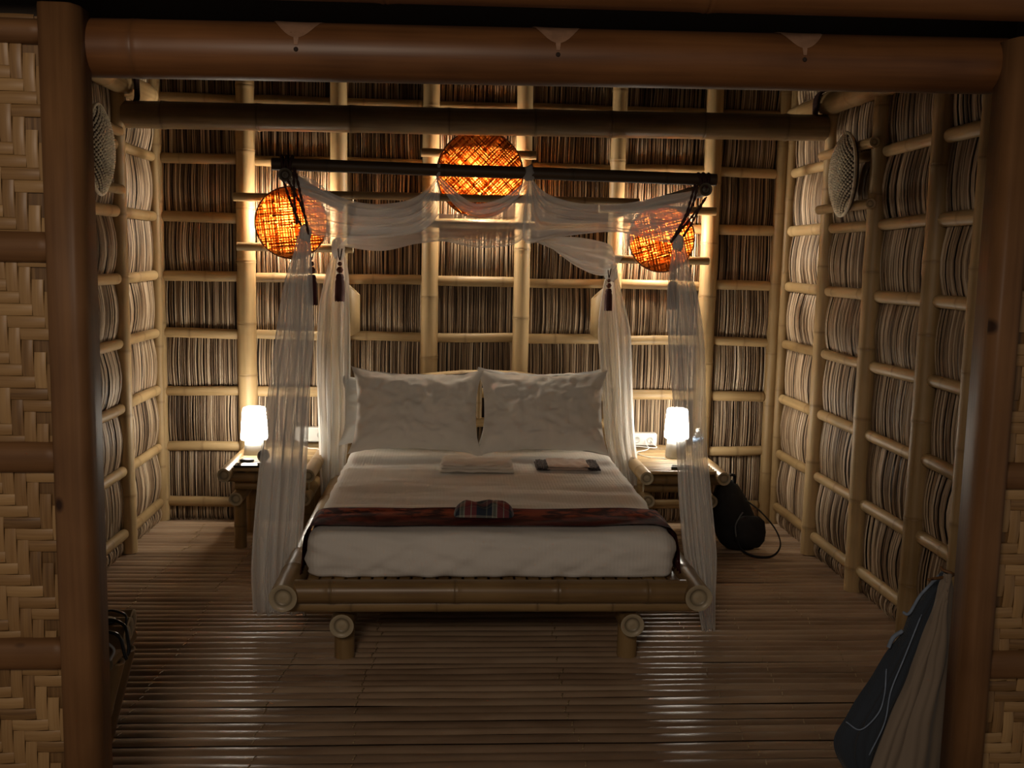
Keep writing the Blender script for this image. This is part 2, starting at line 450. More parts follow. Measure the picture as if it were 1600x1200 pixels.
def wall(name, o, u, out, length, posts, bulge, post_r, rail_r=.029):
    """a reed wall with bamboo posts and short bamboo rails wedged between them"""
    o = Vector(o); u = Vector(u); out = Vector(out)
    mb = MB(); a = o - out * .012; b = o + u * length - out * .045
    lo = [min(a[i], b[i]) for i in range(3)]; hi = [max(a[i], b[i]) for i in range(3)]; lo[2] = -.03; hi[2] = 3.02
    box(mb, lo, hi, 0, tone=0); mb.nd = [1.0] * len(mb.v)
    reeds(mb, o, u, out, length, [0.0] + RZ + [3.02], bulge)
    wl = mb.build(name, M_THATCH); tag(wl, kind='structure')
    for (s, r) in posts:
        p = o + u * s + out * (r * .55 + .012)
        bamboo(MB(), p + Vector((0, 0, 0)), p + Vector((0, 0, 3.0)), r * 1.05, r * .95, node=.36, bow=.008, seg=20).build('post', M_BAM, wl)
    ps = sorted(posts)
    for (s0, r0), (s1, r1) in zip(ps, ps[1:]):
        for z in RZ:
            dz0, dz1 = random.uniform(-.006, .006), random.uniform(-.006, .006)
            c = out * (.014 + bulge * .45); rr = rail_r * random.uniform(.92, 1.08)
            bamboo(MB(), o + u * (s0 + r0 * .75) + c + Vector((0, 0, z + dz0)), o + u * (s1 - r1 * .75) + c + Vector((0, 0, z + dz1)), rr, node=.33, cap='round', fl=(.85, 1.0) if abs(u.x) > .5 else (.85, 1), bow=.003, seg=14).build('rail', M_BAM, wl)
    return wl

wall('wall_back', (XL, YB, 0), (1, 0, 0), (0, -1, 0), XR - XL,
     [(.030, .036), (.545, .054), (1.07, .050), (1.60, .050), (2.14, .048), (2.70, .046), (3.255, .052), (3.685, .038)], .022, None)
wall('wall_left', (XL, 2.75, 0), (0, 1, 0), (1, 0, 0), YB - 2.75, [(.3, .04), (.9, .04), (1.40, .040), (1.96, .040), (2.57, .042), (3.21, .028)], .025, None)
wall('wall_right', (XR, 2.75, 0), (0, 1, 0), (-1, 0, 0), YB - 2.75, [(.32, .042), (.97, .043), (1.36, .045), (1.95, .043), (2.575, .043), (3.21, .030)], .025, None)

# floor of split bamboo slats running across the room
mb = MB(); y = 1.9; box(mb, (-2.6, -1.8, -.09), (2.9, 6.1, -.03), 0, tone=0)
box(mb, (-2.6, -1.8, -.03), (2.9, 1.9, 0), 0, tone=.4)
while y < 6.03:
    wd = random.uniform(.046, .066); tn = random.random(); n = 34; prof = 7; cr = random.uniform(.010, .015) * (1 if y > 3.5 else .55); dz = random.uniform(-.003, .003)
    x0, x1 = (XL - .03, XR + .03) if y > 2.72 else (-2.6, 2.9)
    vs, st, fs = [], [], []; so = random.uniform(0, 30)
    joints = sorted(random.uniform(x0, x1) for _ in range(7))
    for i in range(n):
        x = x0 + (x1 - x0) * i / (n - 1); wob = noise.noise(Vector((x * 1.3, so, 0))) * .007; hz = noise.noise(Vector((x * 2.1, so, 4))) * .004
        for j in range(prof):
            q = j / (prof - 1) * 2 - 1
            vs.append((x, y + wd * (.5 + .49 * q) + wob, dz + hz - cr * (abs(q) ** 2.4) )); st.append((x + so, y, q * .01))
    for i in range(n - 1):
        for j in range(prof - 1):
            a = i * prof + j; fs.append((a, a + prof, a + prof + 1, a + 1))
    mb.add(vs, fs, st, tn)
    y += wd * 1.0
fl = tag(mb.build('floor', M_FLOOR), kind='structure')
# pale node and nail marks along the joists, part of the floor
M_MARK = plain('nail_mark', (.50, .38, .22), .4)
mb = MB()
for jx in (-1.42, -1.08, -.62, -.30, .45, 1.02, 1.28, 1.62):
    yy = 2.9; k = 0
    while yy < 5.9:
        x = jx + random.uniform(-.012, .012) + .015 * sin(yy * 5)
        if random.random() < .8: tube(mb, [(x, yy - .016, .0015), (x + .003, yy, .0035), (x + .008, yy + .016, .0015)], .0022, 5)
        yy += .056
mb.build('nail_mark', M_MARK, fl)

# ceiling and added dark board standing for the shade above the doorway
mb = MB(); box(mb, (-2.6, -1.8, 3.0), (2.9, 6.1, 3.06)); tag(mb.build('ceiling', M_DARK), kind='structure')
mb = MB(); box(mb, (-1.75, 2.62, 2.10), (2.1, 2.67, 3.0), .004); tag(mb.build('dark_gap_board', M_DARK), kind='structure')
mb = MB(); box(mb, (-.93, 2.44, 0), (-.862, 2.50, 2.10), .006, along=2); tag(mb.build('trim_2', M_JAMB), kind='structure')
mb = MB(); box(mb, (1.347, 2.44, 0), (1.40, 2.50, 2.13), .006, along=2); tag(mb.build('trim_3', M_JAMB), kind='structure')
mb = MB(); box(mb, (-2.6, 2.47, 0), (-.93, 2.52, 3.0), .006, along=2); tag(mb.build('wall_front_left', M_DARK), kind='structure')
mb = MB(); box(mb, (1.40, 2.47, 0), (2.9, 2.52, 3.0), .006, along=2); tag(mb.build('wall_front_right', M_DARK), kind='structure')

# woven doors either side of the opening
def half_round(mb, p0, p1, w_, dep, mitre=True, tone=.5):
    """a rail rounded towards the room in front (-Y), pointed ends that notch into the stiles"""
    p0 = Vector(p0); p1 = Vector(p1); D = (p1 - p0).normalized(); Wd = D.cross(Vector((0, -1, 0))).normalized(); n = 12; L = (p1 - p0).length
    vs, fs, st = [], [], []; so = random.uniform(0, 20)
    for i, (t, k) in enumerate(((0, 1.0), (.03 / L, 1), (.5, 1), (1 - .03 / L, 1), (1, 1.0))):
        for j in range(n + 1):
            a = pi * j / n; y_ = -sin(a) ** .7 * dep; w0 = cos(a) * w_ / 2
            e = (w_ / 2 - abs(w0)) * .9 if (mitre and i in (0, 4)) else 0
            p = p0 + D * (t * L + (-e if i == 0 else e)) + Wd * w0 + Vector((0, y_, 0)); vs.append(p); st.append((w0, y_, t * L + so))
    for i in range(4):
        for j in range(n):
            a = i * (n + 1) + j; fs.append((a, a + n + 1, a + n + 2, a + 1))
    fs.append(tuple(range(n + 1))); fs.append(tuple(4 * (n + 1) + j for j in range(n + 1))[::-1])
    return mb.add(vs, fs, st, tone)
def twill(mb, x0, x1, z0, z1, Y, w_=.0285):
    n = int((x1 - x0) / w_) + 2; m__ = int((z1 - z0) / w_) + 2
    box(mb, (x0, Y + .006, z0), (x1, Y + .012, z1), 0, tone=0)
    def strip(cx, cz, lx, lz, vert):
        tn = max(0, min(1, random.gauss(.55, .25))); vs, fs, st = [], [], []; L_, W_ = (lz, lx) if vert else (lx, lz); so = random.uniform(0, 9)
        if random.random() < .08: tn = .05
        n_ = 6
        for i in range(n_):
            t = i / (n_ - 1) * 2 - 1
            for j, q in enumerate((-1, -.8, .8, 1)):
                y_ = Y - .004 * (1 - t * t) + (.002 if j in (0, 3) else 0)
                a, b = t * L_ / 2, q * W_ / 2 * .97
                vs.append((cx + (b if vert else a), y_, cz + (a if vert else b))); st.append((b, 0, a + so))
        for i in range(n_ - 1):
            for j in range(3):
                a = i * 4 + j; f = (a, a + 1, a + 5, a + 4); fs.append(f if vert else f[::-1])
        mb.add(vs, fs, st, tn)
    for i in range(-1, n):
        for j in range(-3, m__ + 3):
            x = x0 + (i + .5) * w_; z = z0 + (j + .5) * w_
            if (i + j) % 6 == 1:
                if x0 + w_ / 2 <= x <= x1 - w_ / 2 and z0 + w_ <= z <= z1 - w_: strip(x, min(max(z, z0 + 1.5 * w_), z1 - 1.5 * w_) if False else z, w_, w_ * 3, True)
            if (i + j) % 6 == 4:
                if x0 + w_ * 1.5 <= x <= x1 - w_ * .9 and z0 <= z <= z1: strip(x, z, w_ * 3, w_, False)
    return mb
def woven_door(name, x0, x1, sx, rails, top):
    """sx: (stile x0, stile x1)"""
    d = empty(name, ((x0 + x1) / 2, 2.40, 0)); tag(d, kind='structure'); off = d.location.copy()
    def put(mb, nm, mt, par=d, lab=None):
        o = mb.build(nm, mt, par, off=tuple(off)); 
        if lab: o['label'] = lab
        return o
    px0, px1 = (x0 + .06, sx[0] + .02) if sx[0] > (x0 + x1) / 2 else (sx[1] - .02, x1 - .06)
    put(twill(MB(), px0, px1, .10, top - .02, 2.430), 'woven_panel', M_WEAVE)
    for a, b in ((sx[0], sx[1]), (x0 if sx[0] > (x0 + x1) / 2 else x1 - .09, x0 + .09 if sx[0] > (x0 + x1) / 2 else x1)):
        mb = MB(); n = 9; vs, fs, st = [], [], []
        for k, z in enumerate((0, .7, 1.4, top)):
            for j in range(n):
                q = j / (n - 1) * 2 - 1; x = (a + b) / 2 + q * (b - a) / 2
                vs.append((x, 2.375 + .030 * abs(q) ** 7, z)); st.append((x, 0, z))
            for q in (1, -1): vs.append(((a + b) / 2 + q * (b - a) / 2, 2.47, z)); st.append((q, .1, z))
        c = n + 2
        for k in range(3):
            for j in range(c):
                i0, i1 = k * c + j, k * c + (j + 1) % c; fs.append((i0, i1, i1 + c, i0 + c))
        fs.append(tuple(range(c))[::-1]); fs.append(tuple(3 * c + j for j in range(c)))
        mb.add(vs, fs, st, .5); put(mb, 'stile', M_WOOD)
    left = sx[0] > (x0 + x1) / 2
    for z, h in rails:
        a, b = (x0 + .05, sx[0] + .012) if left else (sx[1] - .012, x1 - .05)
        put(half_round(MB(), (a, 2.432, z), (b, 2.432, z), h, .034, tone=.35), 'cross_rail', M_WOOD)
    return d
woven_door('door_1', -1.75, -.838, (-.932, -.838), [(2.085, .055), (1.60, .072), (1.103, .075), (.615, .080), (.07, .12)], 2.14)
woven_door('door_2', 1.325, 2.3, (1.325, 1.400), [(2.10, .055), (1.58, .075), (1.075, .070), (.575, .075), (.07, .12)], 2.14)

# ---------------------------------------------------------------- beams
def big_beam(name, p0, p1, r, mat, label, **k):
    o = bamboo(MB(), p0, p1, r, seg=36, **k).build(name, mat); return tag(o, label, 'beam')
hb = empty('door_header', (.25, 2.50, 2.06), label='thick varnished bamboo beam across the top of the doorway with three pale fan shaped marks', cat='beam')
HO = (.25, 2.50, 2.06)
p0, p1 = Vector((-.86, 2.50, 2.066)), Vector((1.36, 2.50, 2.094)); HR = .067
bamboo(MB(), p0, p1, HR, node=2.02, seg=48, phase=.12, tone=.5, rough=.35).build('culm', M_HEAD, hb, off=HO); culm = hb.children[0]
M_FAN = plain('pale_cut_wood', (.27, .155, .095), .5, var=.15)
M_HOLE = plain('dark_hole', (.02, .01, .006), .9)
for fx in (-.362, .247, .838):
    u = (fx - p0.x) / (p1.x - p0.x); c = p0.lerp(p1, u); mb = MB(); vs, fs = [], []
    n = 14; R = HR + .0012
    for i in range(n + 1):                                    # columns of the fan, bowl shaped lower edge
        q = i / n * 2 - 1; x = q * .060; low = 1.22 * (1 - abs(q) ** 1.9) ** .75
        for j in range(4):
            a = 1.52 - low * j / 3; vs.append((c.x + x, c.y - R * cos(a * .98), c.z + R * sin(a)))
    for i in range(n):
        for j in range(3):
            a = i * 4 + j; fs.append((a, a + 1, a + 5, a + 4))
    k0 = len(vs)
    mb.add(vs, fs)
    mb.add([(c.x - .006, c.y - R * cos(.34), c.z + R * sin(.34)), (c.x + .006, c.y - R * cos(.34), c.z + R * sin(.34)), (c.x + .004, c.y - R - .0006, c.z + .004), (c.x - .004, c.y - R - .0006, c.z + .004)], [(0, 3, 2, 1)])
    mb.build('joint_mark', M_FAN, culm, off=HO)
    mb = MB(); lathe(mb, [(.0055, 0), (.0045, .002), (0.0, .002)], (0, 0, 0), 12)
    Mx = Matrix.Translation((c.x, c.y - R + .0008, c.z - .006)) @ Matrix.Rotation(pi / 2, 4, 'X')
    mb.v = [tuple(Mx @ Vector(p)) for p in mb.v]; mb.build('peg_hole', M_HOLE, culm, off=HO)
big_beam('lintel_beam', (-1.75, 2.33, 2.195), (2.3, 2.33, 2.225), .055, M_HEAD, 'reddish brown bamboo beam running along the very top edge above the doorway', node=.8)
big_beam('tie_beam', (-1.66, 5.35, 2.278), (1.975, 5.35, 2.312), .068, M_BAM_D, 'long bamboo beam crossing the room just below the roof in front of the back wall', node=.42, bow=.006)
for sx, nm, ye in ((-1.665, 'left', 5.78), (1.985, 'right', 5.86)):
    o = bamboo(MB(), (sx, 2.68, 2.435), (sx, ye, 2.435), .070, .058, seg=28, node=.35).build('wall_plate', M_BAM)
    tag(o, 'thick pale bamboo pole with sawn end running along the top of the %s reed wall' % nm, 'beam', 'wall plates')
    mb = MB()
    for k in range(5): 
        n = 22; tube(mb, [(sx + .074 * cos(2 * pi * i / n), 5.32 + k * .013 + .004 * sin(i), 2.435 + .074 * sin(2 * pi * i / n) - (.0 if sin(2*pi*i/n) > 0 else .06)) for i in range(n)], .007, 6, closed=True)
    tag(mb.build('rope_lashing', M_ROPE), 'dark rope lashing tying the %s wall plate down to the long cross beam' % nm, 'rope')

# ---------------------------------------------------------------- woven disc lamps on the back wall
def disc_lamp(name, c, r, tilt, label, bars, pitch=.012, dens=.9, bulb=(0, .03)):
    """c: centre of the disc; faces -Y"""
    c = Vector(c); t = empty(name, c, label=label, cat='lamp', group='round woven wall lamps'); off = tuple(c)
    mb = MB(); n = 48; vs = [(c.x, c.y - .022, c.z)]; 
    for k in range(1, 7):
        rr = r * k / 6
        for j in range(n):
            a = 2 * pi * j / n; vs.append((c.x + cos(a) * rr, c.y - .022 * (1 - (k / 6) ** 2), c.z + sin(a) * rr))
    fs = [(0, 1 + j, 1 + (j + 1) % n) for j in range(n)]
    for k in range(5):
        for j in range(n): a, b = 1 + k * n + j, 1 + k * n + (j + 1) % n; fs.append((a, a + n, b + n, b))
    mb.add(vs, fs); shd = mb.build('shade', M_AMBER, t, off=off)
    mb = MB()
    for d in (0, 1):
        ang = tilt + d * pi / 2; ux, uz = cos(ang), sin(ang); s = -r
        while s < r:
            wd = pitch * random.uniform(.35, .9); h = math.sqrt(max(0, r * r - s * s))
            a0 = -h; 
            while a0 < h - .005:
                ln = random.uniform(.05, .22) * (r / .2); a1 = min(h, a0 + ln)
                if random.random() < dens:
                    vs, fs = [], []; K = 5; lift = random.choice((.001, .0022, .003)) + .0008 * d
                    for i in range(K):
                        a = a0 + (a1 - a0) * i / (K - 1)
                        for e in (-.5, .5):
                            q = s + e * wd; X = q * ux - a * uz; Z = q * uz + a * ux; rr2 = min(1, (X * X + Z * Z) / r / r)
                            vs.append((c.x + X, c.y - .022 * (1 - rr2) - lift, c.z + Z))
                    for i in range(K - 1): fs.append((2 * i, 2 * i + 1, 2 * i + 3, 2 * i + 2))
                    mb.add(vs, fs, None, random.random() ** 1.3)
                a0 = a1 + random.uniform(0, .012)
            s += pitch * random.uniform(.7, 1.25)
    mb.build('woven_strips', M_STRIP, shd, smooth=False, off=off)
    mb = MB(); tube(mb, [(c.x + cos(2 * pi * i / 60) * r, c.y, c.z + sin(2 * pi * i / 60) * r) for i in range(60)], .0042, 8, closed=True); mb.build('rim', M_RIM, shd, off=off)
    for (xa, xb, z) in bars:
        bamboo(MB(), (xa, c.y + .036, z), (xb, c.y + .036, z), .024, node=.25, seg=14).build('support_bar', M_BAM, t, off=off)
    b = (c.x + bulb[0], 5.90, c.z + bulb[1])
    mb = MB(); lathe(mb, [(0, -.03), (.016, -.025), (.026, -.012), (.029, 0), (.026, .012), (.016, .025), (.0, .03)], b, 12); mb.build('bulb', M_BULB, t, off=off)
    mb = MB(); lathe(mb, [(.017, .024), (.019, .03), (.019, .065), (.012, .07)], b, 14); tube(mb, [(b[0], b[1], b[2] + .06), (b[0], b[1] + .05, b[2] + .07)], .007, 8); mb.build('lamp_holder', M_PLASTIC, t, off=off)
    return t
disc_lamp('wall_lamp', at(455, 348, 5.78), .200, .10, 'glowing orange woven disc lamp at the left end of the canopy, strips running upright', [(-1.215, -.55, 1.903), (-1.20, -.55, 1.627)], pitch=.014)
disc_lamp('wall_lamp', at(750, 272, 5.78), .243, pi / 4, 'largest glowing orange woven disc lamp, high over the middle of the bed', [(-.17, .48, 2.175), (-.17, .48, 1.93), (-.17, .48, 1.78)], pitch=.013, bulb=(.02, -.05))
disc_lamp('wall_lamp', at(1034, 373, 5.78), .190, .27, 'glowing orange woven disc lamp at the right end of the canopy, partly behind netting', [(.85, 1.53, 1.885), (.90, 1.50, 1.60)], pitch=.015, dens=.97)

# pale woven oval trays on the side walls
EL = .74
def tray(c, sgn, label):
    c = Vector(c); t = empty('woven_tray', c, label=label, cat='wall decoration', group='pale woven trays on the side walls'); off = tuple(c); r = .198; n = 40
    vs = [(c.x + sgn * .045, c.y, c.z)]; 
    for k in range(1, 9):
        q = k / 8
        for j in range(n): a = 2 * pi * j / n; vs.append((c.x + sgn * .045 * (1 - q ** 3), c.y + cos(a) * r * q * EL, c.z + sin(a) * r * q))
    for j in range(n): a = 2 * pi * j / n; vs.append((c.x - sgn * .02, c.y + cos(a) * r * .96 * EL, c.z + sin(a) * r * .96))
    vs.append((c.x - sgn * .02, c.y, c.z)); fs = [(0, 1 + j, 1 + (j + 1) % n) for j in range(n)]
    for k in range(8):
        for j in range(n): a, b = 1 + k * n + j, 1 + k * n + (j + 1) % n; fs.append((a, a + n, b + n, b))
    for j in range(n): fs.append((1 + 8 * n + j, 1 + 8 * n + (j + 1) % n, 1 + 9 * n))
    MB().add(vs, fs).build('backing', M_SEAG_D, t, off=off)
    mb = MB(); pt = .021; K = int(r / pt) + 1
    for a in range(-2 * K, 2 * K + 1):
        for b in range(-2 * K, 2 * K + 1):
            y_ = (a + b) * pt * .5; z_ = (a - b) * pt * .5; d = math.hypot(y_ / EL, z_)
            if d > r - .006: continue
            q = d / r; x_ = sgn * (.045 * (1 - q ** 3)); vert = (a % 2) == 0
            ly, lz = (.0095, .0062) if vert else (.0062, .0095)
            vv = []
            for i, (hh, k2) in enumerate(((-.001, 1), (.004, .75), (.0062, .25))):
                for j in range(6): an = 2 * pi * j / 6; vv.append((c.x + x_ + sgn * hh, c.y + y_ + cos(an) * ly * k2, c.z + z_ + sin(an) * lz * k2))
            ff = [(i * 6 + j, i * 6 + (j + 1) % 6, i * 6 + 6 + (j + 1) % 6, i * 6 + 6 + j) for i in range(2) for j in range(6)] + [(12, 13, 14, 15, 16, 17)]
            mb.add(vv, ff)
    mb.build('weave', M_SEAG, t, off=off)
    mb = MB(); tube(mb, [(c.x, c.y + cos(2 * pi * i / 50) * r * EL, c.z + sin(2 * pi * i / 50) * r) for i in range(50)], .008, 8, closed=True); mb.build('rim', M_SEAG, t, off=off)
    for dz in (.13, -.15):
        x_ = c.x - sgn * .045
        bamboo(MB(), (x_, c.y - .24, c.z + dz), (x_, c.y + .42, c.z + dz), .024, node=.3, seg=14).build('support_bar', M_BAM, t, off=off)
    return t
tray((-1.575, 4.72, 2.040), 1, 'pale oval woven tray mounted high on the left reed wall')
tray((1.900, 4.87, 2.030), -1, 'pale oval woven tray mounted high on the right reed wall')

# bamboo sconces half hidden by the back drapes
def sconce(x, label):
    z0, z1 = 1.13, 1.41; t = empty('bamboo_sconce', (x, 5.84, 1.27), label=label, cat='sconce', group='bamboo tube sconces'); off = (x, 5.84, 1.27); mb = MB(); n = 28; r = .052; vs, fs, st = [], [], []
    for k, (ri, z) in enumerate(((r, z0), (r, z1), (r * .86, z1), (r * .86, z0))):
        for j in range(n):
            a = 2 * pi * j / n; cut = .045 * cos(a) * (1 if x < 0 else -1)
            vs.append((x + cos(a) * ri, 5.84 + sin(a) * ri, z + (-cut if k in (1, 2) else cut * .6))); st.append((cos(a) * r, sin(a) * r, z))
    for k in range(4):
        for j in range(n): a, b = k * n + j, k * n + (j + 1) % n; c2 = ((k + 1) % 4) * n; fs.append((a, b, c2 + (j + 1) % n, c2 + j))
    mb.add(vs, fs, st, .6); mb.build('cup', M_BAM, t, off=off)
    mb = MB(); box(mb, (x - .02, 5.885, 1.2), (x + .02, 5.97, 1.34), .004); mb.build('bracket', M_BAM_D, t, off=off)
sconce(-.565, 'open bamboo tube sconce on the back wall beside the left back drape'); sconce(.875, 'open bamboo tube sconce on the back wall beside the right back drape')

# ---------------------------------------------------------------- bed
BO = (.18, 4.7, 0)
bed = empty('bamboo_bed', BO, label='low bamboo bed frame with arched headboard and round sawn tube ends', cat='bed')
def bp(mb, nm, mt=M_BED, par=bed, off=BO): return mb.build(nm, mt, par, off=off)
bp(bamboo(MB(), (-.605, 3.66, .322), (-.605, 5.80, .322), .052, seg=28, node=.38), 'side_tube')
bp(bamboo(MB(), (.965, 3.66, .322), (.965, 5.80, .322), .052, seg=28, node=.38), 'side_tube')
bp(bamboo(MB(), (-.57, 3.725, .328), (.93, 3.725, .328), .044, seg=24, node=.40, bow=.002), 'front_tube')
bp(bamboo(MB(), (-.62, 3.77, .262), (.98, 3.77, .262), .030, seg=18, node=.35), 'lower_cross_tube')
bp(bamboo(MB(), (-.62, 5.5, .262), (.98, 5.5, .262), .030, seg=18, node=.35), 'lower_cross_tube')
bp(bamboo(MB(), (-.57, 5.72, .328), (.93, 5.72, .328), .044, seg=24, node=.40), 'back_tube')
for x in (-.402, .738):
    bp(bamboo(MB(), (x, 3.79, .165), (x, 5.7, .165), .047, seg=24, node=.42), 'skid_tube')
    for y in (3.90, 5.45): bp(bamboo(MB(), (x, y, 0), (x, y, .28), .040, seg=20, node=.2), 'leg')
mb = MB(); x = -.53
while x < .90:
    box(mb, (x, 3.76, .345), (x + .042, 5.7, .362), .004, tone=random.random(), along=1); x += .050
bp(mb, 'slat_base')
for x in (-.60, .965): bp(bamboo(MB(), (x, 5.80, .0), (x, 5.80, .86), .036, seg=18), 'headboard_post')
def bent(mb, pts, r, node=.28):
    P = smooth_path(pts, 70); rr = []; L = 0; nn = node * .6; nds = []
    for i, p in enumerate(P):
        if i: L += (p - P[i - 1]).length
        k = 0
        if L >= nn: nn += node; k = 1
        rr.append(r * (1.10 if k else 1.0)); nds.append(k)
    tube(mb, P, rr, 16, .6); 
    n0 = len(mb.nd) - 70 * 16
    for i, k in enumerate(nds):
        for j in range(16): mb.nd[n0 + i * 16 + j] = float(k)
    return mb
HB = [at(x, y, 5.79) for x, y in ((525, 628), (590, 608), (640, 595), (700, 588), (760, 586), (820, 590), (870, 600), (935, 616), (985, 634))]
bp(bent(MB(), HB, .030), 'headboard_arch', M_BAM)
bp(bamboo(MB(), (-.60, 5.80, .64), (.965, 5.80, .64), .028), 'headboard_rail', M_BAM)
for k in range(9):
    x = -.45 + k * .157; bp(bamboo(MB(), (x, 5.80, .64), (x, 5.80, .80 + .09 * sin(pi * (k + .5) / 9)), .016, seg=12), 'headboard_spindle', M_BAM)

# mattress
MX0, MX1, MY0, MY1, MZ0, MZ1 = -.532, .894, 3.765, 5.655, .366, .543
def mattress():
    mb = MB(); nx, ny, r = 90, 110, .055; vs, st, fs = [], [], []
    H = MZ1 - MZ0
    def prof(n, lo, hi):                                     # parameter running up one side, over the top, down the other
        L = hi - lo; tot = L + 2 * H; out = []
        for i in range(n + 1):
            s = tot * i / n
            if s < H: out.append((lo, MZ0 + s))
            elif s < H + L: out.append((lo + s - H, MZ1))
            else: out.append((hi, MZ1 - (s - H - L)))
        return out
    cx, cy = (MX0 + MX1) / 2, (MY0 + MY1) / 2; hx, hy = (MX1 - MX0) / 2, (MY1 - MY0) / 2
    vsides = []
    # top grid
    def emit(p): vs.append(p); st.append(p); return len(vs) - 1
    def shape(x, y, z):                                       # round the edges and add sheet wrinkles
        p = Vector((x, y, z)); q = Vector((max(MX0 + r, min(MX1 - r, x)), max(MY0 + r, min(MY1 - r, y)), max(MZ0 + .02, min(MZ1 - r, z))))
        d = p - q
        if d.length > 1e-6:
            rr = r if z > MZ0 + .03 else r * .9
            p = q + d.normalized() * min(d.length, rr)
        top = z >= MZ1 - 1e-6
        if top:
            wv = noise.noise(Vector((x * 1.6, y * 9, 3))) * .009 + noise.noise(Vector((x * 5, y * 26, 8))) * .004 + noise.noise(Vector((x * 2 - y * 4, y * 2 + x * 2, 1))) * .006
            p.z += wv
        else:
            g = noise.noise(Vector((x * 9 + z * 22, y * 9 + z * 22, 2))) * .011 + noise.noise(Vector((x * 16 - z * 26, y * 16, 5))) * .009 * (1 - .5 * (z - MZ0) / H)
            out = Vector((x - cx, y - cy, 0)); ax = Vector((1 if x > cx else -1, 0, 0)) if abs(x - cx) / hx > abs(y - cy) / hy else Vector((0, 1 if y > cy else -1, 0))
            p += ax * (g + .006 * sin(pi * (z - MZ0) / H))
        return p
    top = {}
    for i in range(nx + 1):
        for j in range(ny + 1):
            x = MX0 + (MX1 - MX0) * i / nx; y = MY0 + (MY1 - MY0) * j / ny; top[i, j] = emit(shape(x, y, MZ1))
    for i in range(nx):
        for j in range(ny): fs.append((top[i, j], top[i + 1, j], top[i + 1, j + 1], top[i, j + 1]))
    per = [(i, 0) for i in range(nx)] + [(nx, j) for j in range(ny)] + [(i, ny) for i in range(nx, 0, -1)] + [(0, j) for j in range(ny, 0, -1)]
    prev = [top[k] for k in per]; nz = 12
    for k in range(1, nz + 1):
        z = MZ1 - (MZ1 - MZ0) * k / nz; cur = []
        for (i, j) in per: cur.append(emit(shape(MX0 + (MX1 - MX0) * i / nx, MY0 + (MY1 - MY0) * j / ny, z - 1e-4)))
        for q in range(len(per)):
            q2 = (q + 1) % len(per); fs.append((prev[q], cur[q], cur[q2], prev[q2]))
        prev = cur
    fs.append(tuple(prev)[::-1])
    mb.add(vs, fs, st); return mb
tag(mattress().build('mattress', M_SHEET, off=(.18, 4.7, .36)), 'thick double mattress in a creased white striped fitted sheet', 'mattress')

def pillow(name, w_, h_, t_, loc, lean, yaw, mat, label, seed, roll=0.0):
    mb = MB(); n = 44; vs, fs = [], []
    for side in (1, -1):
        for i in range(n + 1):
            for j in range(n + 1):
                u, v = i / n * 2 - 1, j / n * 2 - 1
                px = u * w_ / 2 * (1 - .055 * (1 - v * v)); pz = v * h_ / 2 * (1 - .07 * (1 - u * u)); ear = (abs(u) * abs(v)) ** 5 * .022; px += ear * (1 if u > 0 else -1); pz += ear * (1 if v > 0 else -1)
                th = (max(0, 1 - abs(u) ** 2.6) ** .62) * (max(0, 1 - abs(v) ** 2.6) ** .62) * t_ / 2
                wr = noise.noise(Vector((u * 2.2 + seed, v * 2.2, side))) * .022 + noise.noise(Vector((u * 5 + v * 2 + seed, v * 4 - u * 2, side * 2))) * .012
                wr += noise.noise(Vector((u * 9 + seed, v * 4 + u * 3, 3 + side))) * .007 - abs(noise.noise(Vector((u * 4 - v * 3, v * 3 + u * 5 + seed, 7 + side)))) * .018; an = math.atan2(v - .9, u); wr += sin(an * 15 + seed) * .0035 * max(0, 1 - math.hypot(v - 1, u * .8))
                k = min(1, th / (t_ * .18))
                vs.append(Vector((px, -side * (th + wr * k), pz + wr * .3)))
    for s in (0, 1):
        for i in range(n):
            for j in range(n):
                a = s * (n + 1) ** 2 + i * (n + 1) + j; f = (a, a + n + 1, a + n + 2, a + 1); fs.append(f if s == 0 else f[::-1])
    Mx = Matrix.Rotation(yaw, 4, 'Z') @ Matrix.Rotation(-lean, 4, 'X') @ Matrix.Rotation(roll, 4, 'Y')
    vs = [Mx @ p for p in vs]; zm = min(p.z for p in vs)
    mb.add([(p.x, p.y, p.z - zm) for p in vs], fs)
    o = mb.build(name, mat); o.location = (loc[0], loc[1], loc[2]); return tag(o, label, 'pillow', 'white pillows against the headboard')
pillow('pillow', .665, .43, .17, (-.166, 5.30, MZ1 + .004), .34, .04, M_PILLOW, 'front left white pillow leaning on the headboard side of the bed', 3.1, roll=.02)
pillow('pillow', .665, .43, .17, (.507, 5.31, MZ1 + .004), .34, -.03, M_PILLOW, 'front right white pillow, wrinkled, behind the dark edged folded cloth', 8.7, roll=-.01)
pillow('pillow', .72, .35, .15, (-.222, 5.55, MZ1 + .004), .22, 0, M_PILLOW_B, 'rear left white pillow peeking out at the left edge of the bed', 5.5)
pillow('pillow', .66, .405, .13, (.515, 5.56, MZ1 + .004), .22, 0, M_PILLOW_B, 'rear right bluish white pillow showing only its top edge', 12.5)

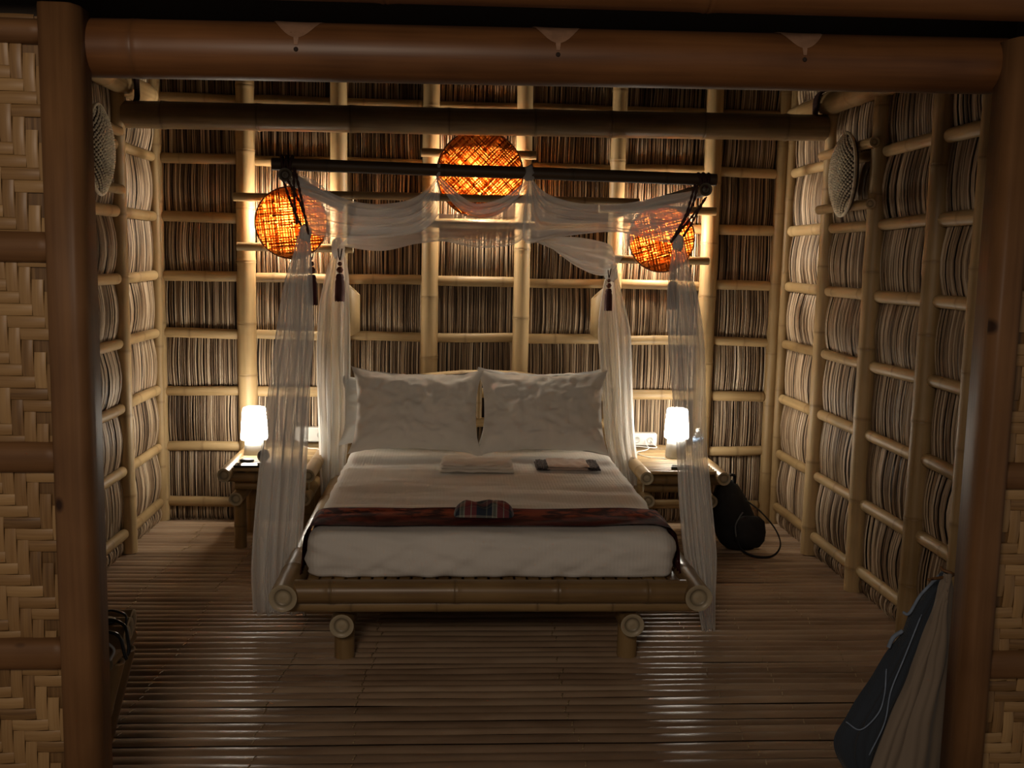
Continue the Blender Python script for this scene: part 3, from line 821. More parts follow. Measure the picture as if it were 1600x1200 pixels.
# bed runner
def runner_mat():
    m_, nt, N, L, bs = new_mat('red_runner_cloth'); st = attr(nt, 'st'); sp = N.new('ShaderNodeSeparateXYZ'); L.new(st.outputs['Vector'], sp.inputs[0])
    n = noise_tex(nt, st.outputs['Vector'], 1.0, (40, 5, 1), 5)
    n2 = noise_tex(nt, st.outputs['Vector'], 1.0, (16, 10, 1), 4)
    edge = ramp(nt, mathn(nt, 'ADD', sp.outputs[1], mathn(nt, 'MULTIPLY', mathn(nt, 'SUBTRACT', n2.outputs[0], .5), .16)), [(.02, (.12, .022, .016)), (.10, (.30, .055, .026)), (.42, (.34, .075, .030)), (.55, (.16, .028, .022)), (.95, (.10, .016, .016))]).outputs[0]
    c = mixc(nt, ramp(nt, n.outputs[0], [(.44, (0, 0, 0)), (.56, (1, 1, 1))]).outputs[0], edge, (.055, .012, .012))
    L.new(c, bs.inputs['Base Color']); bs.inputs['Roughness'].default_value = .85; bs.inputs['Specular IOR Level'].default_value = .15; bump(nt, n.outputs[0], bs, .5, .003); return m_
M_RUN = runner_mat()
def runner():
    mb = MB(); rows = []
    for t in (0, .33, .66, 1):
        y = 4.105 - .270 * t
        lx = MX0 - .018; rx = MX1 + .020
        rows.append([(lx - .012, y, .415 - .03 * t), (lx - .008, y, .47), (lx + .012, y, .530), (MX0 + .06, y, .5545), (-.2, y, .556), (.2, y, .556), (.6, y, .556), (MX1 - .06, y, .5545), (rx - .012, y, .530), (rx + .006, y, .47), (rx + .012, y, .40)])
    def fold(s, t):
        e = .0035 * sin(s * 23 + t * 5) + noise.noise(Vector((s * 14, t * 3, 0))) * .005
        side = max(0, abs(s - .5) - .38) * 8
        return Vector((noise.noise(Vector((t * 9, 2, 0))) * .02 * side * (1 if s < .5 else -1) * -1, .012 * sin(s * 11) * (1 if t > .5 else .4) + .006 * sin(s * 31), abs(e) * .8 + .001))
    sheet(mb, rows, 160, 26, fold); return mb
rn = empty('bed_runner', (.18, 4.0, .55), label='dark red patterned bed runner with fringed ends laid across the foot of the mattress', cat='bed runner'); RO = (.18, 4.0, .55)
runner().build('cloth', M_RUN, rn, off=RO)
for e, sg in ((MX0 - .030, -1), (MX1 + .032, 1)):
    mb = MB()
    for k in range(46):
        y = 3.835 + .270 * k / 45; z0 = .415 - .03 * (4.105 - y) / .27 if sg < 0 else .40; 
        tube(mb, [(e, y, z0 + .004), (e + sg * .006 * random.random(), y + random.uniform(-.004, .004), z0 - .02), (e + sg * .012 * random.random(), y + random.uniform(-.008, .008), z0 - random.uniform(.035, .05))], .0016, 4, random.random())
    mb.build('fringe', M_TASSEL, rn, off=RO)

# folded things on the bed
def slab(mb, w_, d_, h_, seed, layers=2, taper=0.0):
    for L_ in range(layers):
        nx, ny = 30, 16; z0 = h_ * L_ / layers; hh = h_ / layers; vs, fs, st = [], [], []; dw = .006 * (layers - 1 - L_)
        for s in (0, 1):
            for i in range(nx + 1):
                for j in range(ny + 1):
                    u, v = i / nx * 2 - 1, j / ny * 2 - 1
                    e = (max(0, 1 - abs(u) ** 40)) ** .4 * (max(0, 1 - abs(v) ** 24)) ** .4
                    zz = z0 + hh / 2 + (hh / 2 * e if s == 0 else -hh / 2 * e) + noise.noise(Vector((u * 3 + seed, v * 2, L_))) * .004 * (L_ + 1 if s == 0 else L_)
                    x = u * (w_ / 2 + dw); y = v * d_ / 2 + noise.noise(Vector((u * 2, seed, L_))) * .006
                    vs.append((x, y, zz)); st.append((u, v, zz))
        for s in (0, 1):
            for i in range(nx):
                for j in range(ny):
                    a = s * (nx + 1) * (ny + 1) + i * (ny + 1) + j; f = (a, a + ny + 1, a + ny + 2, a + 1); fs.append(f if s == 0 else f[::-1])
        mb.add(vs, fs, st)
    return mb
o = slab(MB(), .345, .23, .046, 1.0, 3).build('folded_towel', M_TOWEL); o.location = (.145, 4.93, MZ1 + .006); o.rotation_euler = (0, 0, -.03)
tag(o, 'flat folded white towel lying in front of the pillows, middle of the bed', 'towel')
fc = empty('folded_cloth', (.605, 4.985, MZ1 + .007), -.02, label='folded pinkish satin cloth with dark patterned ends in front of the right pillow', cat='cloth')
M_SATIN = cloth_mat('pale_pink_satin', (.66, .52, .44), rough=.38)
def border_mat():
    m_, nt, N, L, bs = new_mat('dark_patterned_border'); tc = N.new('ShaderNodeTexCoord'); v = N.new('ShaderNodeTexVoronoi'); v.inputs['Scale'].default_value = 110; L.new(tc.outputs['Object'], v.inputs['Vector'])
    c = ramp(nt, v.outputs['Distance'], [(.25, (.16, .13, .13)), (.55, (.04, .032, .036))]).outputs[0]; L.new(c, bs.inputs['Base Color']); bs.inputs['Roughness'].default_value = .7; return m_
M_BORD = border_mat()
slab(MB(), .205, .20, .026, 4.0, 2).build('satin_panel', M_SATIN, fc)
a = slab(MB(), .055, .21, .018, 9.0, 2).build('border', M_BORD, fc); a.location = (-.128, 0, 0)
a = slab(MB(), .055, .20, .020, 2.0, 2).build('border', M_BORD, fc); a.location = (.128, 0, 0)
def plaid_mat():
    m_, nt, N, L, bs = new_mat('plaid_cotton'); tc = N.new('ShaderNodeTexCoord'); sp = N.new('ShaderNodeSeparateXYZ'); L.new(tc.outputs['Object'], sp.inputs[0])
    def band(axis, per, ph, stops):
        f = mathn(nt, 'FRACT', mathn(nt, 'ADD', mathn(nt, 'DIVIDE', sp.outputs[axis], per), ph)); r = ramp(nt, f, stops); r.color_ramp.interpolation = 'CONSTANT'; return r.outputs[0]
    R, Nv, Gr, W = (.24, .045, .045), (.02, .03, .05), (.16, .17, .13), (.38, .37, .30)
    a_ = band(0, .13, .08, [(0, Nv), (.16, Gr), (.19, Nv), (.34, W), (.37, Gr), (.46, W), (.50, R), (.68, W), (.71, R), (.86, Nv)])
    b_ = band(1, .07, .3, [(0, R), (.3, W), (.36, Nv), (.6, Gr), (.66, Nv), (.8, R)])
    c = mixc(nt, .33, a_, b_); L.new(c, bs.inputs['Base Color']); bs.inputs['Roughness'].default_value = .85; return m_
mb = MB(); vs, fs = [], []; nx, ny = 48, 24
for s in (1, 0):
    for i in range(nx + 1):
        for j in range(ny + 1):
            u, v = i / nx * 2 - 1, j / ny * 2 - 1; e = max(0, 1 - abs(u) ** 5) ** .6 * max(0, 1 - abs(v) ** 3) ** .5
            k = 1 + .16 * math.exp(-((u - .38) / .22) ** 2) - .10 * math.exp(-((u + .05) / .2) ** 2)
            z = .048 * e * k * s + s * e * (noise.noise(Vector((u * 4, v * 3, 0))) * .004 + .004 * sin(u * 9 + v * 3)) - (0 if s else .001 * e)
            vs.append((u * .122 * (1 - .08 * v * v), v * .068 * (1 - .12 * u * u * (u > 0)), z))
for s in (0, 1):
    for i in range(nx):
        for j in range(ny):
            a = s * (nx + 1) * (ny + 1) + i * (ny + 1) + j; f = (a, a + ny + 1, a + ny + 2, a + 1); fs.append(f if s == 0 else f[::-1])
o = mb.add(vs, fs).build('plaid_garment', plaid_mat()); o.location = (.150, 3.985, .5655); o.rotation_euler = (0, 0, -.06)
tag(o, 'small bundled plaid garment in red navy and cream lying on the bed runner', 'clothing')

# ---------------------------------------------------------------- bedside tables
def nightstand(label, x0, x1, loc0):
    t = empty('bedside_table', loc0, label=label, cat='bedside table', group='bamboo bedside tables'); off = loc0; zc = .452
    def q(mb, nm, mt=M_BED): return mb.build(nm, mt, t, off=off)
    for x in (x0, x1):
        q(bamboo(MB(), (x, 5.17, zc), (x, 5.84, zc), .036, seg=24, node=.3), 'side_tube')
        q(bamboo(MB(), (x + (.035 if x == x0 else -.035), 5.28, .30), (x + (.035 if x == x0 else -.035), 5.82, .30), .036, seg=22, node=.3), 'lower_tube')
        for y in (5.42, 5.74): q(bamboo(MB(), (x + (.03 if x == x0 else -.03), y, 0), (x + (.03 if x == x0 else -.03), y, .42), .033, seg=18, node=.2), 'leg')
    for y in (5.26, 5.80): q(bamboo(MB(), (x0, y, .425), (x1, y, .425), .026, seg=16, node=.2), 'cross_tube')
    for y in (5.36, 5.76): q(bamboo(MB(), (x0 + .02, y, .36), (x1 - .02, y, .36), .026, seg=16, node=.2), 'cross_tube')
    mb = MB(); y = 5.225
    while y < 5.82:
        wd = .040; n = 10; vs, fs, st = [], [], []; so = random.random() * 9
        for s, z in ((0, .462), (1, .474)):
            for i in range(n):
                x = x0 + .02 + (x1 - x0 - .04) * i / (n - 1)
                for v in (0, .5, 1): vs.append((x, y + wd * v, z + (.006 * sin(pi * v) + .002 * noise.noise(Vector((x * 8, y * 9, 0))) if s else 0))); st.append((v * .04, 0, x + so))
        for i in range(n - 1):
            for v in (0, 1):
                a = i * 3 + v; fs.append((a, a + 1, a + 4, a + 3)); b = a + 3 * n; fs.append((b, b + 3, b + 4, b + 1))
            a = i * 3; fs.append((a, a + 3, a + 3 + 3 * n, a + 3 * n)); a += 2; fs.append((a, a + 3 * n, a + 3 + 3 * n, a + 3))
        mb.add(vs, fs, st, random.random()); y += .044
    q(mb, 'tabletop', M_BAM); return t
nightstand('bamboo bedside table left of the bed holding a phone and a lit lamp', -1.150, -.722, (-.936, 5.5, 0))
nightstand('bamboo bedside table right of the bed holding a water bottle and a lit lamp', 1.055, 1.470, (1.262, 5.5, 0))

def table_lamp(x, y, hb_, label, sc=1.0):
    z = .4795; t = empty('table_lamp', (x, y, z), label=label, cat='lamp', group='white bedside lamps'); off = (x, y, z)
    mb = MB(); lathe(mb, [(.052, 0), (.055, .004), (.050, hb_ * .7), (.048, hb_ - .006), (.040, hb_)], off, 32, sq=5); mb.build('base', M_BASE, t, off=off)
    mb = MB(); lathe(mb, [(.010, hb_), (.010, hb_ + .02)], off, 12); mb.build('neck', M_PLASTIC, t, off=off)
    h = .180 * sc; z0 = hb_ + .008; mb = MB()
    lathe(mb, [(.060, z0 + .004), (.070 * sc, z0), (.073 * sc, z0 + .006), (.068 * sc, z0 + h * .5), (.062 * sc, z0 + h - .014), (.058 * sc, z0 + h - .004), (.045, z0 + h)], off, 48, sq=2.6); mb.build('lamp_shade', M_SHADE, t, off=off)
    return t
table_lamp(-1.078, 5.62, .075, 'small lit bedside lamp with glowing white shade on the left bamboo table')
table_lamp(1.308, 5.62, .105, 'small lit bedside lamp with glowing white shade seen through netting on the right bamboo table', .94)

# small things on the left table
def phone(x, y, rz, w_, d_, label, par=None):
    t = empty('mobile_phone', (x, y, .4805), rz, label=label, cat='phone')
    box(MB(), (-w_ / 2, -d_ / 2, 0), (w_ / 2, d_ / 2, .010), .003).build('case', M_BLACK, t)
    box(MB(), (-w_ / 2 + .004, -d_ / 2 + .004, .0101), (w_ / 2 - .004, d_ / 2 - .004, .0106), .0002).build('screen', M_SCREEN, t)
phone(-1.045, 5.275, .06, .145, .072, 'black mobile phone lying flat at the front of the left bedside table')
mb = MB(); lathe(mb, [(.022, 0), (.026, .004), (.026, .012), (.018, .016), (.0, .017)], (0, 0, 0), 24, fl=(1.5, 1)); o = mb.build('charger', M_BLACK); o.location = (-1.075, 5.385, .4800)
tag(o, 'small black rounded charger behind the phone on the left bedside table', 'charger')
mb = MB(); lathe(mb, [(.0, -.034), (.018, -.033), (.027, -.026), (.031, -.010), (.032, .015), (.030, .026), (.024, .030), (.0, .030)], (0, 0, 0), 28)
Mx = Matrix.Rotation(radians(62), 4, 'X') @ Matrix.Rotation(.3, 4, 'Y'); mb.v = [tuple(Mx @ Vector(p)) for p in mb.v]; o = mb.build('round_speaker', plain('grey_fabric', (.16, .16, .16), .5)); o.location = (-.985, 5.37, .516)
tag(o, 'small round grey device tilted on its side beside the left lamp', 'speaker')

# bottle on the right table
t = empty('water_bottle', (1.435, 5.62, .4920), label='small clear plastic water bottle with white cap on the right bedside table', cat='bottle')
M_PET = plain('clear_plastic', (.92, .96, 1.0), .05); M_PET.node_tree.nodes['Principled BSDF'].inputs['Transmission Weight'].default_value = .93; M_PET.node_tree.nodes['Principled BSDF'].inputs['IOR'].default_value = 1.2
mb = MB(); lathe(mb, [(.026, 0), (.030, .004), (.031, .02), (.028, .03), (.031, .04), (.031, .055), (.028, .062), (.031, .07), (.031, .10), (.026, .118), (.014, .132), (.0125, .140)], (0, 0, 0), 28); mb.build('body', M_PET, t)
mb = MB(); lathe(mb, [(.0142, .137), (.0145, .140), (.0145, .152), (.012, .154)], (0, 0, 0), 20); mb.build('cap', M_PLASTIC, t)
mb = MB(); lathe(mb, [(.0314, .078), (.0314, .098)], (0, 0, 0), 28); mb.build('wrapper', plain('blue_label', (.25, .38, .60), .4), t)
phone(1.29, 5.30, -.25, .15, .072, 'dark flat phone lying at the front of the right bedside table')

# sockets
def socket(name, x0, x1, z0, z1, label):
    c = ((x0 + x1) / 2, 5.945, (z0 + z1) / 2); t = empty(name, c, label=label, cat='power outlet', group='white outlet boxes')
    mb = MB(); box(mb, (x0, 5.925, z0), (x1, 5.985, z1), .006); mb.build('box', M_PLASTIC, t, off=c)
    for k in (-1, 1):
        mb = MB(); lathe(mb, [(.020, 0), (.020, .003), (.016, .003), (.014, .0005), (0, .0005)], (0, 0, 0), 24)
        Mx = Matrix.Translation((c[0] + k * (x1 - x0) * .24, 5.925, c[2])) @ Matrix.Rotation(pi / 2, 4, 'X'); mb.v = [tuple(Mx @ Vector(p)) for p in mb.v]
        mb.build('outlet', plain('outlet_grey', (.55, .55, .52), .4), t, off=c)
socket('outlet_box', -.90, -.70, .49, .575, 'white outlet box on the back wall above the left bedside table')
socket('outlet_box', 1.095, 1.262, .485, .560, 'white outlet box with plugged cables above the right bedside table')
mb = MB(); tube(mb, smooth_path([(1.19, 5.925, .52), (1.19, 5.88, .50), (1.20, 5.86, .485), (1.17, 5.80, .483), (1.10, 5.72, .483), (1.14, 5.60, .483), (1.24, 5.55, .483)], 50), .003, 8)
tag(mb.build('charging_cable', M_WCABLE), 'white cable curving from the right outlet box across the tabletop toward the lamp', 'cable')
mb = MB(); tube(mb, smooth_path([(1.225, 5.925, .52), (1.23, 5.88, .505), (1.235, 5.84, .490), (1.08, 5.86, .494), (1.02, 5.66, .491), (1.02, 5.55, .49)], 50), .0028, 8)
tag(mb.build('charging_cable', M_WCABLE), 'white cable looping left off the right bedside table toward the pillows', 'cable')
mb = MB(); tube(mb, smooth_path([(-.87, 5.93, .50), (-.87, 5.88, .486), (-.80, 5.76, .486), (-.74, 5.70, .493), (-.70, 5.62, .492)], 50), .003, 8)
tag(mb.build('charging_cable', M_WCABLE), 'white cable hanging from the left outlet box onto the left bedside table', 'cable')

# ---------------------------------------------------------------- canopy frame
FO = (.17, 4.8, 1.9); cf = empty('canopy_frame', FO, label='rectangular frame of dark bamboo poles above the bed carrying the netting', cat='canopy frame')
def cp(mb, nm, mt=M_POLE): return mb.build(nm, mt, cf, off=FO)
FL, FR = at(425, 256, 3.8), at(1119, 281, 3.8)
cp(bamboo(MB(), FL, FR, .0225, seg=20, node=.4), 'front_pole')
SLf, SRf = at(445, 273, 3.76), at(1103, 296, 3.76)
BLp, BRp = Vector((-.640, 6.0, 1.868)), Vector((.985, 6.0, 1.868))
cp(bamboo(MB(), SLf, BLp, .0245, seg=20, node=.4), 'side_pole', M_POLE); cp(bamboo(MB(), SRf, BRp, .0245, seg=20, node=.4), 'side_pole', M_POLE)
cp(bamboo(MB(), (-.72, 5.6, 1.915), (1.04, 5.6, 1.915), .021, seg=18, node=.4), 'back_pole', M_BAM_D)
for c in (at(449, 254, 3.8), at(1098, 281, 3.8)):
    mb = MB()
    for k in range(4):
        n = 20; w1 = k * .010 - .015
        tube(mb, [(c.x + w1 * .9 + .006 * sin(2 * pi * i / n) * (1 if k % 2 else -1), c.y - .004 + .028 * cos(2 * pi * i / n), c.z - .010 + .033 * sin(2 * pi * i / n)) for i in range(n)], .0055, 6, closed=True)
    cp(mb, 'lashing', M_ROPE)

# ---------------------------------------------------------------- mosquito net
NO = (.17, 4.7, 0); net = empty('mosquito_net', NO, label='sheer white mosquito net swagged over the canopy frame and tied back at four corners', cat='mosquito net')
def pleats(nf, amp, seed, tight=None, axis=Vector((.25, 1, 0))):
    def f(s, t):
        k = amp * (tight(t) if tight else 1)
        a = sin(2 * pi * nf * s + seed + 1.3 * sin(t * 4 + seed)) + .55 * sin(2 * pi * nf * 2.3 * s + seed * 2 + t * 3) + .35 * noise.noise(Vector((s * 22, t * 5, seed)))
        return axis * (a * k) + Vector((.25 * k * sin(2 * pi * nf * 1.7 * s + seed), 0, 0))
    return f
def drape(rows, nf, amp, seed, tone, name='corner_drape', nu=110, nv=60):
    """rows: (left px, right px, py, Y) from top to bottom"""
    R = []
    for (a, b, y, Y) in rows: R.append([at(a + (b - a) * k / 4, y, Y + .02 * sin(k * 2 + seed)) for k in range(5)])
    mb = MB(); sheet(mb, R, nu, nv, pleats(nf, amp, seed, tight=lambda t: .35 + 1.2 * min(1, t * 1.6)), tone)
    return mb.build(name, M_NET, net, off=NO)
drape([(466, 484, 362, 3.84), (458, 486, 395, 3.86), (443, 488, 440, 3.90), (432, 489, 500, 3.95), (417, 484, 600, 4.02), (406, 480, 700, 4.08), (398, 476, 800, 4.13), (394, 470, 890, 4.18), (397, 470, 955, 4.22)], 5, .009, .6, .56)
drape([(470, 482, 366, 3.86), (452, 480, 440, 3.93), (445, 490, 520, 3.99), (425, 478, 640, 4.06), (412, 470, 780, 4.14), (404, 466, 900, 4.2), (406, 478, 960, 4.22)], 4, .010, 4.1, .38, name='drape_lining')
drape([(1052, 1070, 378, 3.84), (1047, 1074, 410, 3.87), (1042, 1090, 460, 3.92), (1043, 1101, 530, 3.97), (1050, 1104, 620, 4.02), (1056, 1106, 700, 4.05), (1060, 1114, 790, 4.08), (1068, 1121, 870, 4.10), (1086, 1119, 930, 4.11), (1097, 1118, 985, 4.11)], 5, .008, 2.2, .56)
drape([(1055, 1070, 380, 3.86), (1058, 1092, 470, 3.94), (1062, 1100, 560, 4.0), (1062, 1098, 700, 4.06), (1072, 1112, 820, 4.1), (1088, 1114, 930, 4.12)], 4, .009, 5.3, .20, name='drape_lining')
drape([(520, 538, 388, 5.58), (508, 545, 430, 5.58), (497, 546, 480, 5.58), (493, 547, 560, 5.57), (496, 546, 650, 5.56), (500, 540, 740, 5.54), (505, 535, 830, 5.5)], 5, .011, 1.1, .78)
drape([(948, 964, 425, 5.58), (940, 972, 460, 5.58), (934, 985, 520, 5.58), (940, 988, 600, 5.57), (946, 992, 680, 5.56), (962, 1000, 750, 5.54), (975, 1003, 820, 5.5)], 5, .011, 3.3, .76)
def swag(rows, nr, amp, seed, tone, name='swag', nu=90, nv=50, tie=0.9):
    """rows: lists of (px, py, Y), top edge to bottom edge, folds running along the rows"""
    R = [[at(*p) for p in r] for r in rows]
    def f(s, t):
        e = sin(pi * s) ** .5 if 0 < s < 1 else 0
        a = sin(2 * pi * nr * t + seed + 1.6 * sin(s * 5 + seed)) + .5 * sin(2 * pi * nr * 2.1 * t + s * 6 + seed) + .5 * noise.noise(Vector((s * 4, t * 12, seed)))
        return Vector((0, a * amp * (.25 + .75 * e), .35 * a * amp * e))
    mb = MB(); sheet(mb, R, nu, nv, f, tone); return mb.build(name, M_NET, net, off=NO)
# front swags
swag([[(462, 272, 3.80), (490, 283, 3.82), (522, 305, 3.84), (565, 318, 3.86), (620, 316, 3.85), (660, 300, 3.82), (684, 274, 3.80)],
      [(466, 300, 3.80), (500, 315, 3.80), (540, 328, 3.80), (590, 334, 3.80), (640, 326, 3.80), (668, 306, 3.80), (685, 276, 3.80)],
      [(474, 330, 3.82), (510, 343, 3.78), (550, 350, 3.77), (600, 350, 3.77), (645, 343, 3.78), (675, 318, 3.79), (686, 278, 3.80)],
      [(482, 364, 3.84), (520, 371, 3.78), (570, 373, 3.76), (620, 370, 3.76), (660, 360, 3.78), (684, 334, 3.79), (688, 280, 3.80)]], 4, .012, .4, .50)
swag([[(828, 275, 3.80), (850, 300, 3.82), (885, 314, 3.84), (930, 320, 3.86), (985, 318, 3.86), (1040, 306, 3.84), (1094, 296, 3.80)],
      [(826, 276, 3.80), (846, 318, 3.80), (880, 332, 3.80), (930, 338, 3.80), (985, 340, 3.80), (1030, 342, 3.82), (1064, 352, 3.84)],
      [(825, 278, 3.80), (840, 345, 3.79), (880, 352, 3.78), (930, 352, 3.78), (985, 358, 3.78), (1025, 366, 3.80), (1058, 372, 3.84)],
      [(824, 280, 3.80), (818, 375, 3.79), (860, 373, 3.78), (910, 366, 3.78), (960, 362, 3.78), (1015, 374, 3.80), (1055, 380, 3.84)]], 4, .011, 2.4, .52)
# roof sheet sagging between the front and back poles, seen from below
swag([[(560, 318, 5.2), (640, 330, 4.8), (700, 335, 4.6), (760, 328, 4.6), (820, 305, 4.6), (826, 278, 3.82)],
      [(552, 345, 5.2), (640, 348, 4.8), (700, 345, 4.5), (760, 345, 4.5), (812, 340, 4.5), (826, 300, 3.9)],
      [(545, 368, 5.3), (640, 370, 4.9), (700, 372, 4.6), (760, 376, 4.6), (806, 372, 4.6), (822, 350, 4.2)],
      [(530, 384, 5.5), (600, 392, 5.0), (680, 376, 4.7), (745, 387, 4.7), (800, 383, 4.7), (820, 372, 4.4)]], 3, .014, 1.7, .46)
swag([[(684, 274, 3.80), (700, 288, 3.82), (722, 308, 3.86), (745, 318, 3.9), (780, 310, 3.86), (810, 292, 3.82), (826, 276, 3.80)],
      [(684, 276, 3.80), (698, 296, 3.82), (720, 318, 3.86), (745, 326, 3.9), (782, 318, 3.86), (812, 298, 3.82), (826, 279, 3.80)],
      [(684, 278, 3.80), (696, 302, 3.82), (716, 326, 3.86), (745, 336, 3.9), (784, 326, 3.86), (814, 304, 3.82), (826, 282, 3.80)]], 2, .006, .9, .60, nv=20)
# side swags from the front corners to the back ties, and the back swag
swag([[(464, 276, 3.84), (500, 296, 4.6), (540, 318, 5.5)], [(470, 310, 3.84), (505, 330, 4.6), (538, 345, 5.5)], [(476, 340, 3.85), (508, 356, 4.6), (532, 370, 5.5)], [(482, 364, 3.86), (508, 378, 4.6), (528, 390, 5.56)]], 3, .015, 3.0, .24)
swag([[(1094, 298, 3.84), (1040, 316, 4.6), (978, 326, 5.5)], [(1080, 330, 3.84), (1022, 345, 4.6), (968, 356, 5.5)], [(1068, 356, 3.85), (1012, 352, 4.6), (962, 386, 5.5)], [(1060, 376, 3.86), (1004, 362, 4.6), (956, 424, 5.56)]], 3, .015, 5.0, .22)
swag([[(815, 374, 4.7), (860, 372, 5.0), (905, 372, 5.3), (950, 380, 5.5), (962, 400, 5.56)],
      [(822, 376, 4.8), (868, 384, 5.1), (910, 394, 5.3), (948, 402, 5.5), (960, 410, 5.56)],
      [(840, 376, 4.9), (880, 398, 5.15), (915, 414, 5.35), (944, 420, 5.5), (957, 420, 5.56)],
      [(856, 378, 5.0), (885, 406, 5.2), (915, 424, 5.4), (940, 430, 5.5), (955, 428, 5.56)]], 3, .012, .2, .55)
# knots where the net is hitched over the pole and gathered at the ties
def knot(px, py, Y, r, seed, par=net):
    c = at(px, py, Y); mb = MB(); lathe(mb, [(r * .5, -r * 1.4), (r * .9, -r * .7), (r, 0), (r * .85, r * .8), (r * .4, r * 1.3)], c, 20)
    mb.v = [tuple(Vector(p) + (Vector(p) - c).normalized() * noise.noise(Vector(p) * 60 + Vector((seed, 0, 0))) * r * .6) for p in mb.v]; mb.tone = [.8] * len(mb.v)
    mb.build('gather', M_NET, par, off=NO)
knot(686, 266, 3.79, .014, 1); knot(827, 270, 3.79, .020, 2); knot(529, 388, 5.57, .036, 3); knot(955, 424, 5.57, .036, 4); knot(478, 364, 3.84, .022, 5); knot(1060, 378, 3.84, .022, 6)

# rope ties with tassels
def tieback(label, ropes, tas, Y, sc):
    c = at(tas[0], tas[1], Y); t = empty('tassel_tieback', c, label=label, cat='tieback', group='dark red tassel tiebacks'); off = tuple(c); mb = MB()
    for r_ in ropes: rope(MB(), [at(*p) for p in r_], .0062 * sc).build('rope', M_ROPE, t, off=off)
    tube(mb, [c + Vector((-.010 * sc, 0, .02 * sc)), c + Vector((-.006 * sc, 0, -.02 * sc)), c + Vector((0, 0, -.045 * sc))], .003 * sc, 6); tube(mb, [c + Vector((.012 * sc, 0, .02 * sc)), c + Vector((.006 * sc, 0, -.02 * sc)), c + Vector((0, 0, -.045 * sc))], .003 * sc, 6)
    mb.build('cord', M_ROPE, t, off=off)
    z = -.05 * sc
    for r_ in (.0135, .020):
        mb = MB(); r_ *= sc; lathe(mb, [(0, r_ * .95), (r_ * .6, r_ * .75), (r_, 0), (r_ * .6, -r_ * .75), (0, -r_ * .95)], c + Vector((0, 0, z - r_)), 16); mb.build('bead', M_BEAD, t, off=off); z -= 2 * r_
    mb = MB(); n = 26; hh = .155 * sc; rr = .024 * sc; z0 = c.z + z
    vs, fs = [], []
    for k, (rk, zk) in enumerate(((.35, 0), (.75, -.004), (.95, -.02), (.82, -.03), (1.0, -.045), (1.05, -.09), (1.08, -.155))):
        for j in range(n): a = 2 * pi * j / n; q = rk * rr * (1 + (.08 if j % 2 else -.04) * (k > 2)); vs.append((c.x + cos(a) * q, c.y + sin(a) * q, z0 + zk * sc + (.004 * sc * (j % 3) if k == 6 else 0)))
    for k in range(6):
        for j in range(n): a, b = k * n + j, k * n + (j + 1) % n; fs.append((a, b, b + n, a + n))
    fs.append(tuple(range(n))); fs.append(tuple(6 * n + j for j in range(n))[::-1]); mb.add(vs, fs); mb.build('tassel', M_TASSEL, t, off=off)
tieback('dark braided rope tying the net at the front left corner, tassel behind drape', [[(441, 278, 3.77), (458, 325, 3.82), (478, 368, 3.86)], [(449, 280, 3.76), (472, 325, 3.80), (484, 372, 3.84)], [(459, 262, 3.77), (460, 310, 3.79), (464, 350, 3.83)], [(461, 264, 3.77), (472, 316, 3.79), (482, 366, 3.82)]], (487, 392), 4.0, .78)
tieback('dark braided rope tying the net at the front right corner, tassel behind drape', [[(1104, 308, 3.76), (1080, 340, 3.80), (1048, 378, 3.83)], [(1090, 290, 3.76), (1080, 325, 3.78), (1048, 380, 3.82)], [(1086, 288, 3.77), (1072, 335, 3.80), (1050, 376, 3.84)], [(1102, 309, 3.77), (1080, 350, 3.82), (1066, 372, 3.86)]], (1053, 405), 4.0, .74)
tieback('dark red tassel with two wooden beads hanging at the back left drape', [], (531, 394), 5.52, .98)
tieback('dark red tassel hanging at the back right drape near the right sconce', [], (952, 424), 5.52, .80)

# ---------------------------------------------------------------- backpack
bg = empty('backpack', (1.60, 5.42, 0), label='black backpack slumped on the floor beside the right bedside table', cat='backpack'); GO = (1.60, 5.42, 0)
mb = MB(); n, k_ = 36, 22; vs, fs = [], []
for i in range(k_ + 1):
    t = i / k_; z = .40 * t; prof = (sin(pi * min(1, t * .98 + .02)) ** .38) * (1 - .42 * t) if 0 < i < k_ else .12
    for j in range(n):
        a = 2 * pi * j / n; ca, sa = cos(a), sin(a); q = (abs(ca) ** 3 + abs(sa) ** 3) ** (-1 / 3)
        wob = 1 + .10 * noise.noise(Vector((ca * 1.5, sa * 1.5, t * 4)))
        x = 1.60 - .09 * t + ca * q * .150 * prof * wob; y = 5.42 + .04 * t + sa * q * .105 * prof * wob
        vs.append((x, y, z + .012 * noise.noise(Vector((ca * 3, sa * 3, t * 3))) * (t > .1)))
for i in range(k_):
    for j in range(n): a, b = i * n + j, i * n + (j + 1) % n; fs.append((a, b, b + n, a + n))
fs.append(tuple(range(n))[::-1]); fs.append(tuple(k_ * n + j for j in range(n)))
mb.add(vs, fs).build('body', M_BAG, bg, off=GO)
mb = MB(); lathe(mb, [(.0, -.09), (.06, -.085), (.085, -.05), (.09, 0), (.08, .06), (.05, .085), (0, .09)], (1.615, 5.315, .135), 24, fl=(1, .38)); mb.build('front_pocket', M_BAG, bg, off=GO)
mb = MB(); tube(mb, smooth_path([(1.60, 5.36, .30), (1.68, 5.33, .24), (1.755, 5.30, .15), (1.775, 5.27, .07), (1.72, 5.24, .02), (1.62, 5.25, .018), (1.56, 5.29, .05), (1.53, 5.31, .13)], 60), .011, 8, fl=.35); mb.build('shoulder_strap', M_BAG, bg, off=GO)
mb = MB(); tube(mb, smooth_path([(1.48, 5.40, .38), (1.50, 5.38, .43), (1.54, 5.40, .43), (1.55, 5.42, .385)], 20), .008, 8); mb.build('grab_handle', M_BAG, bg, off=GO)
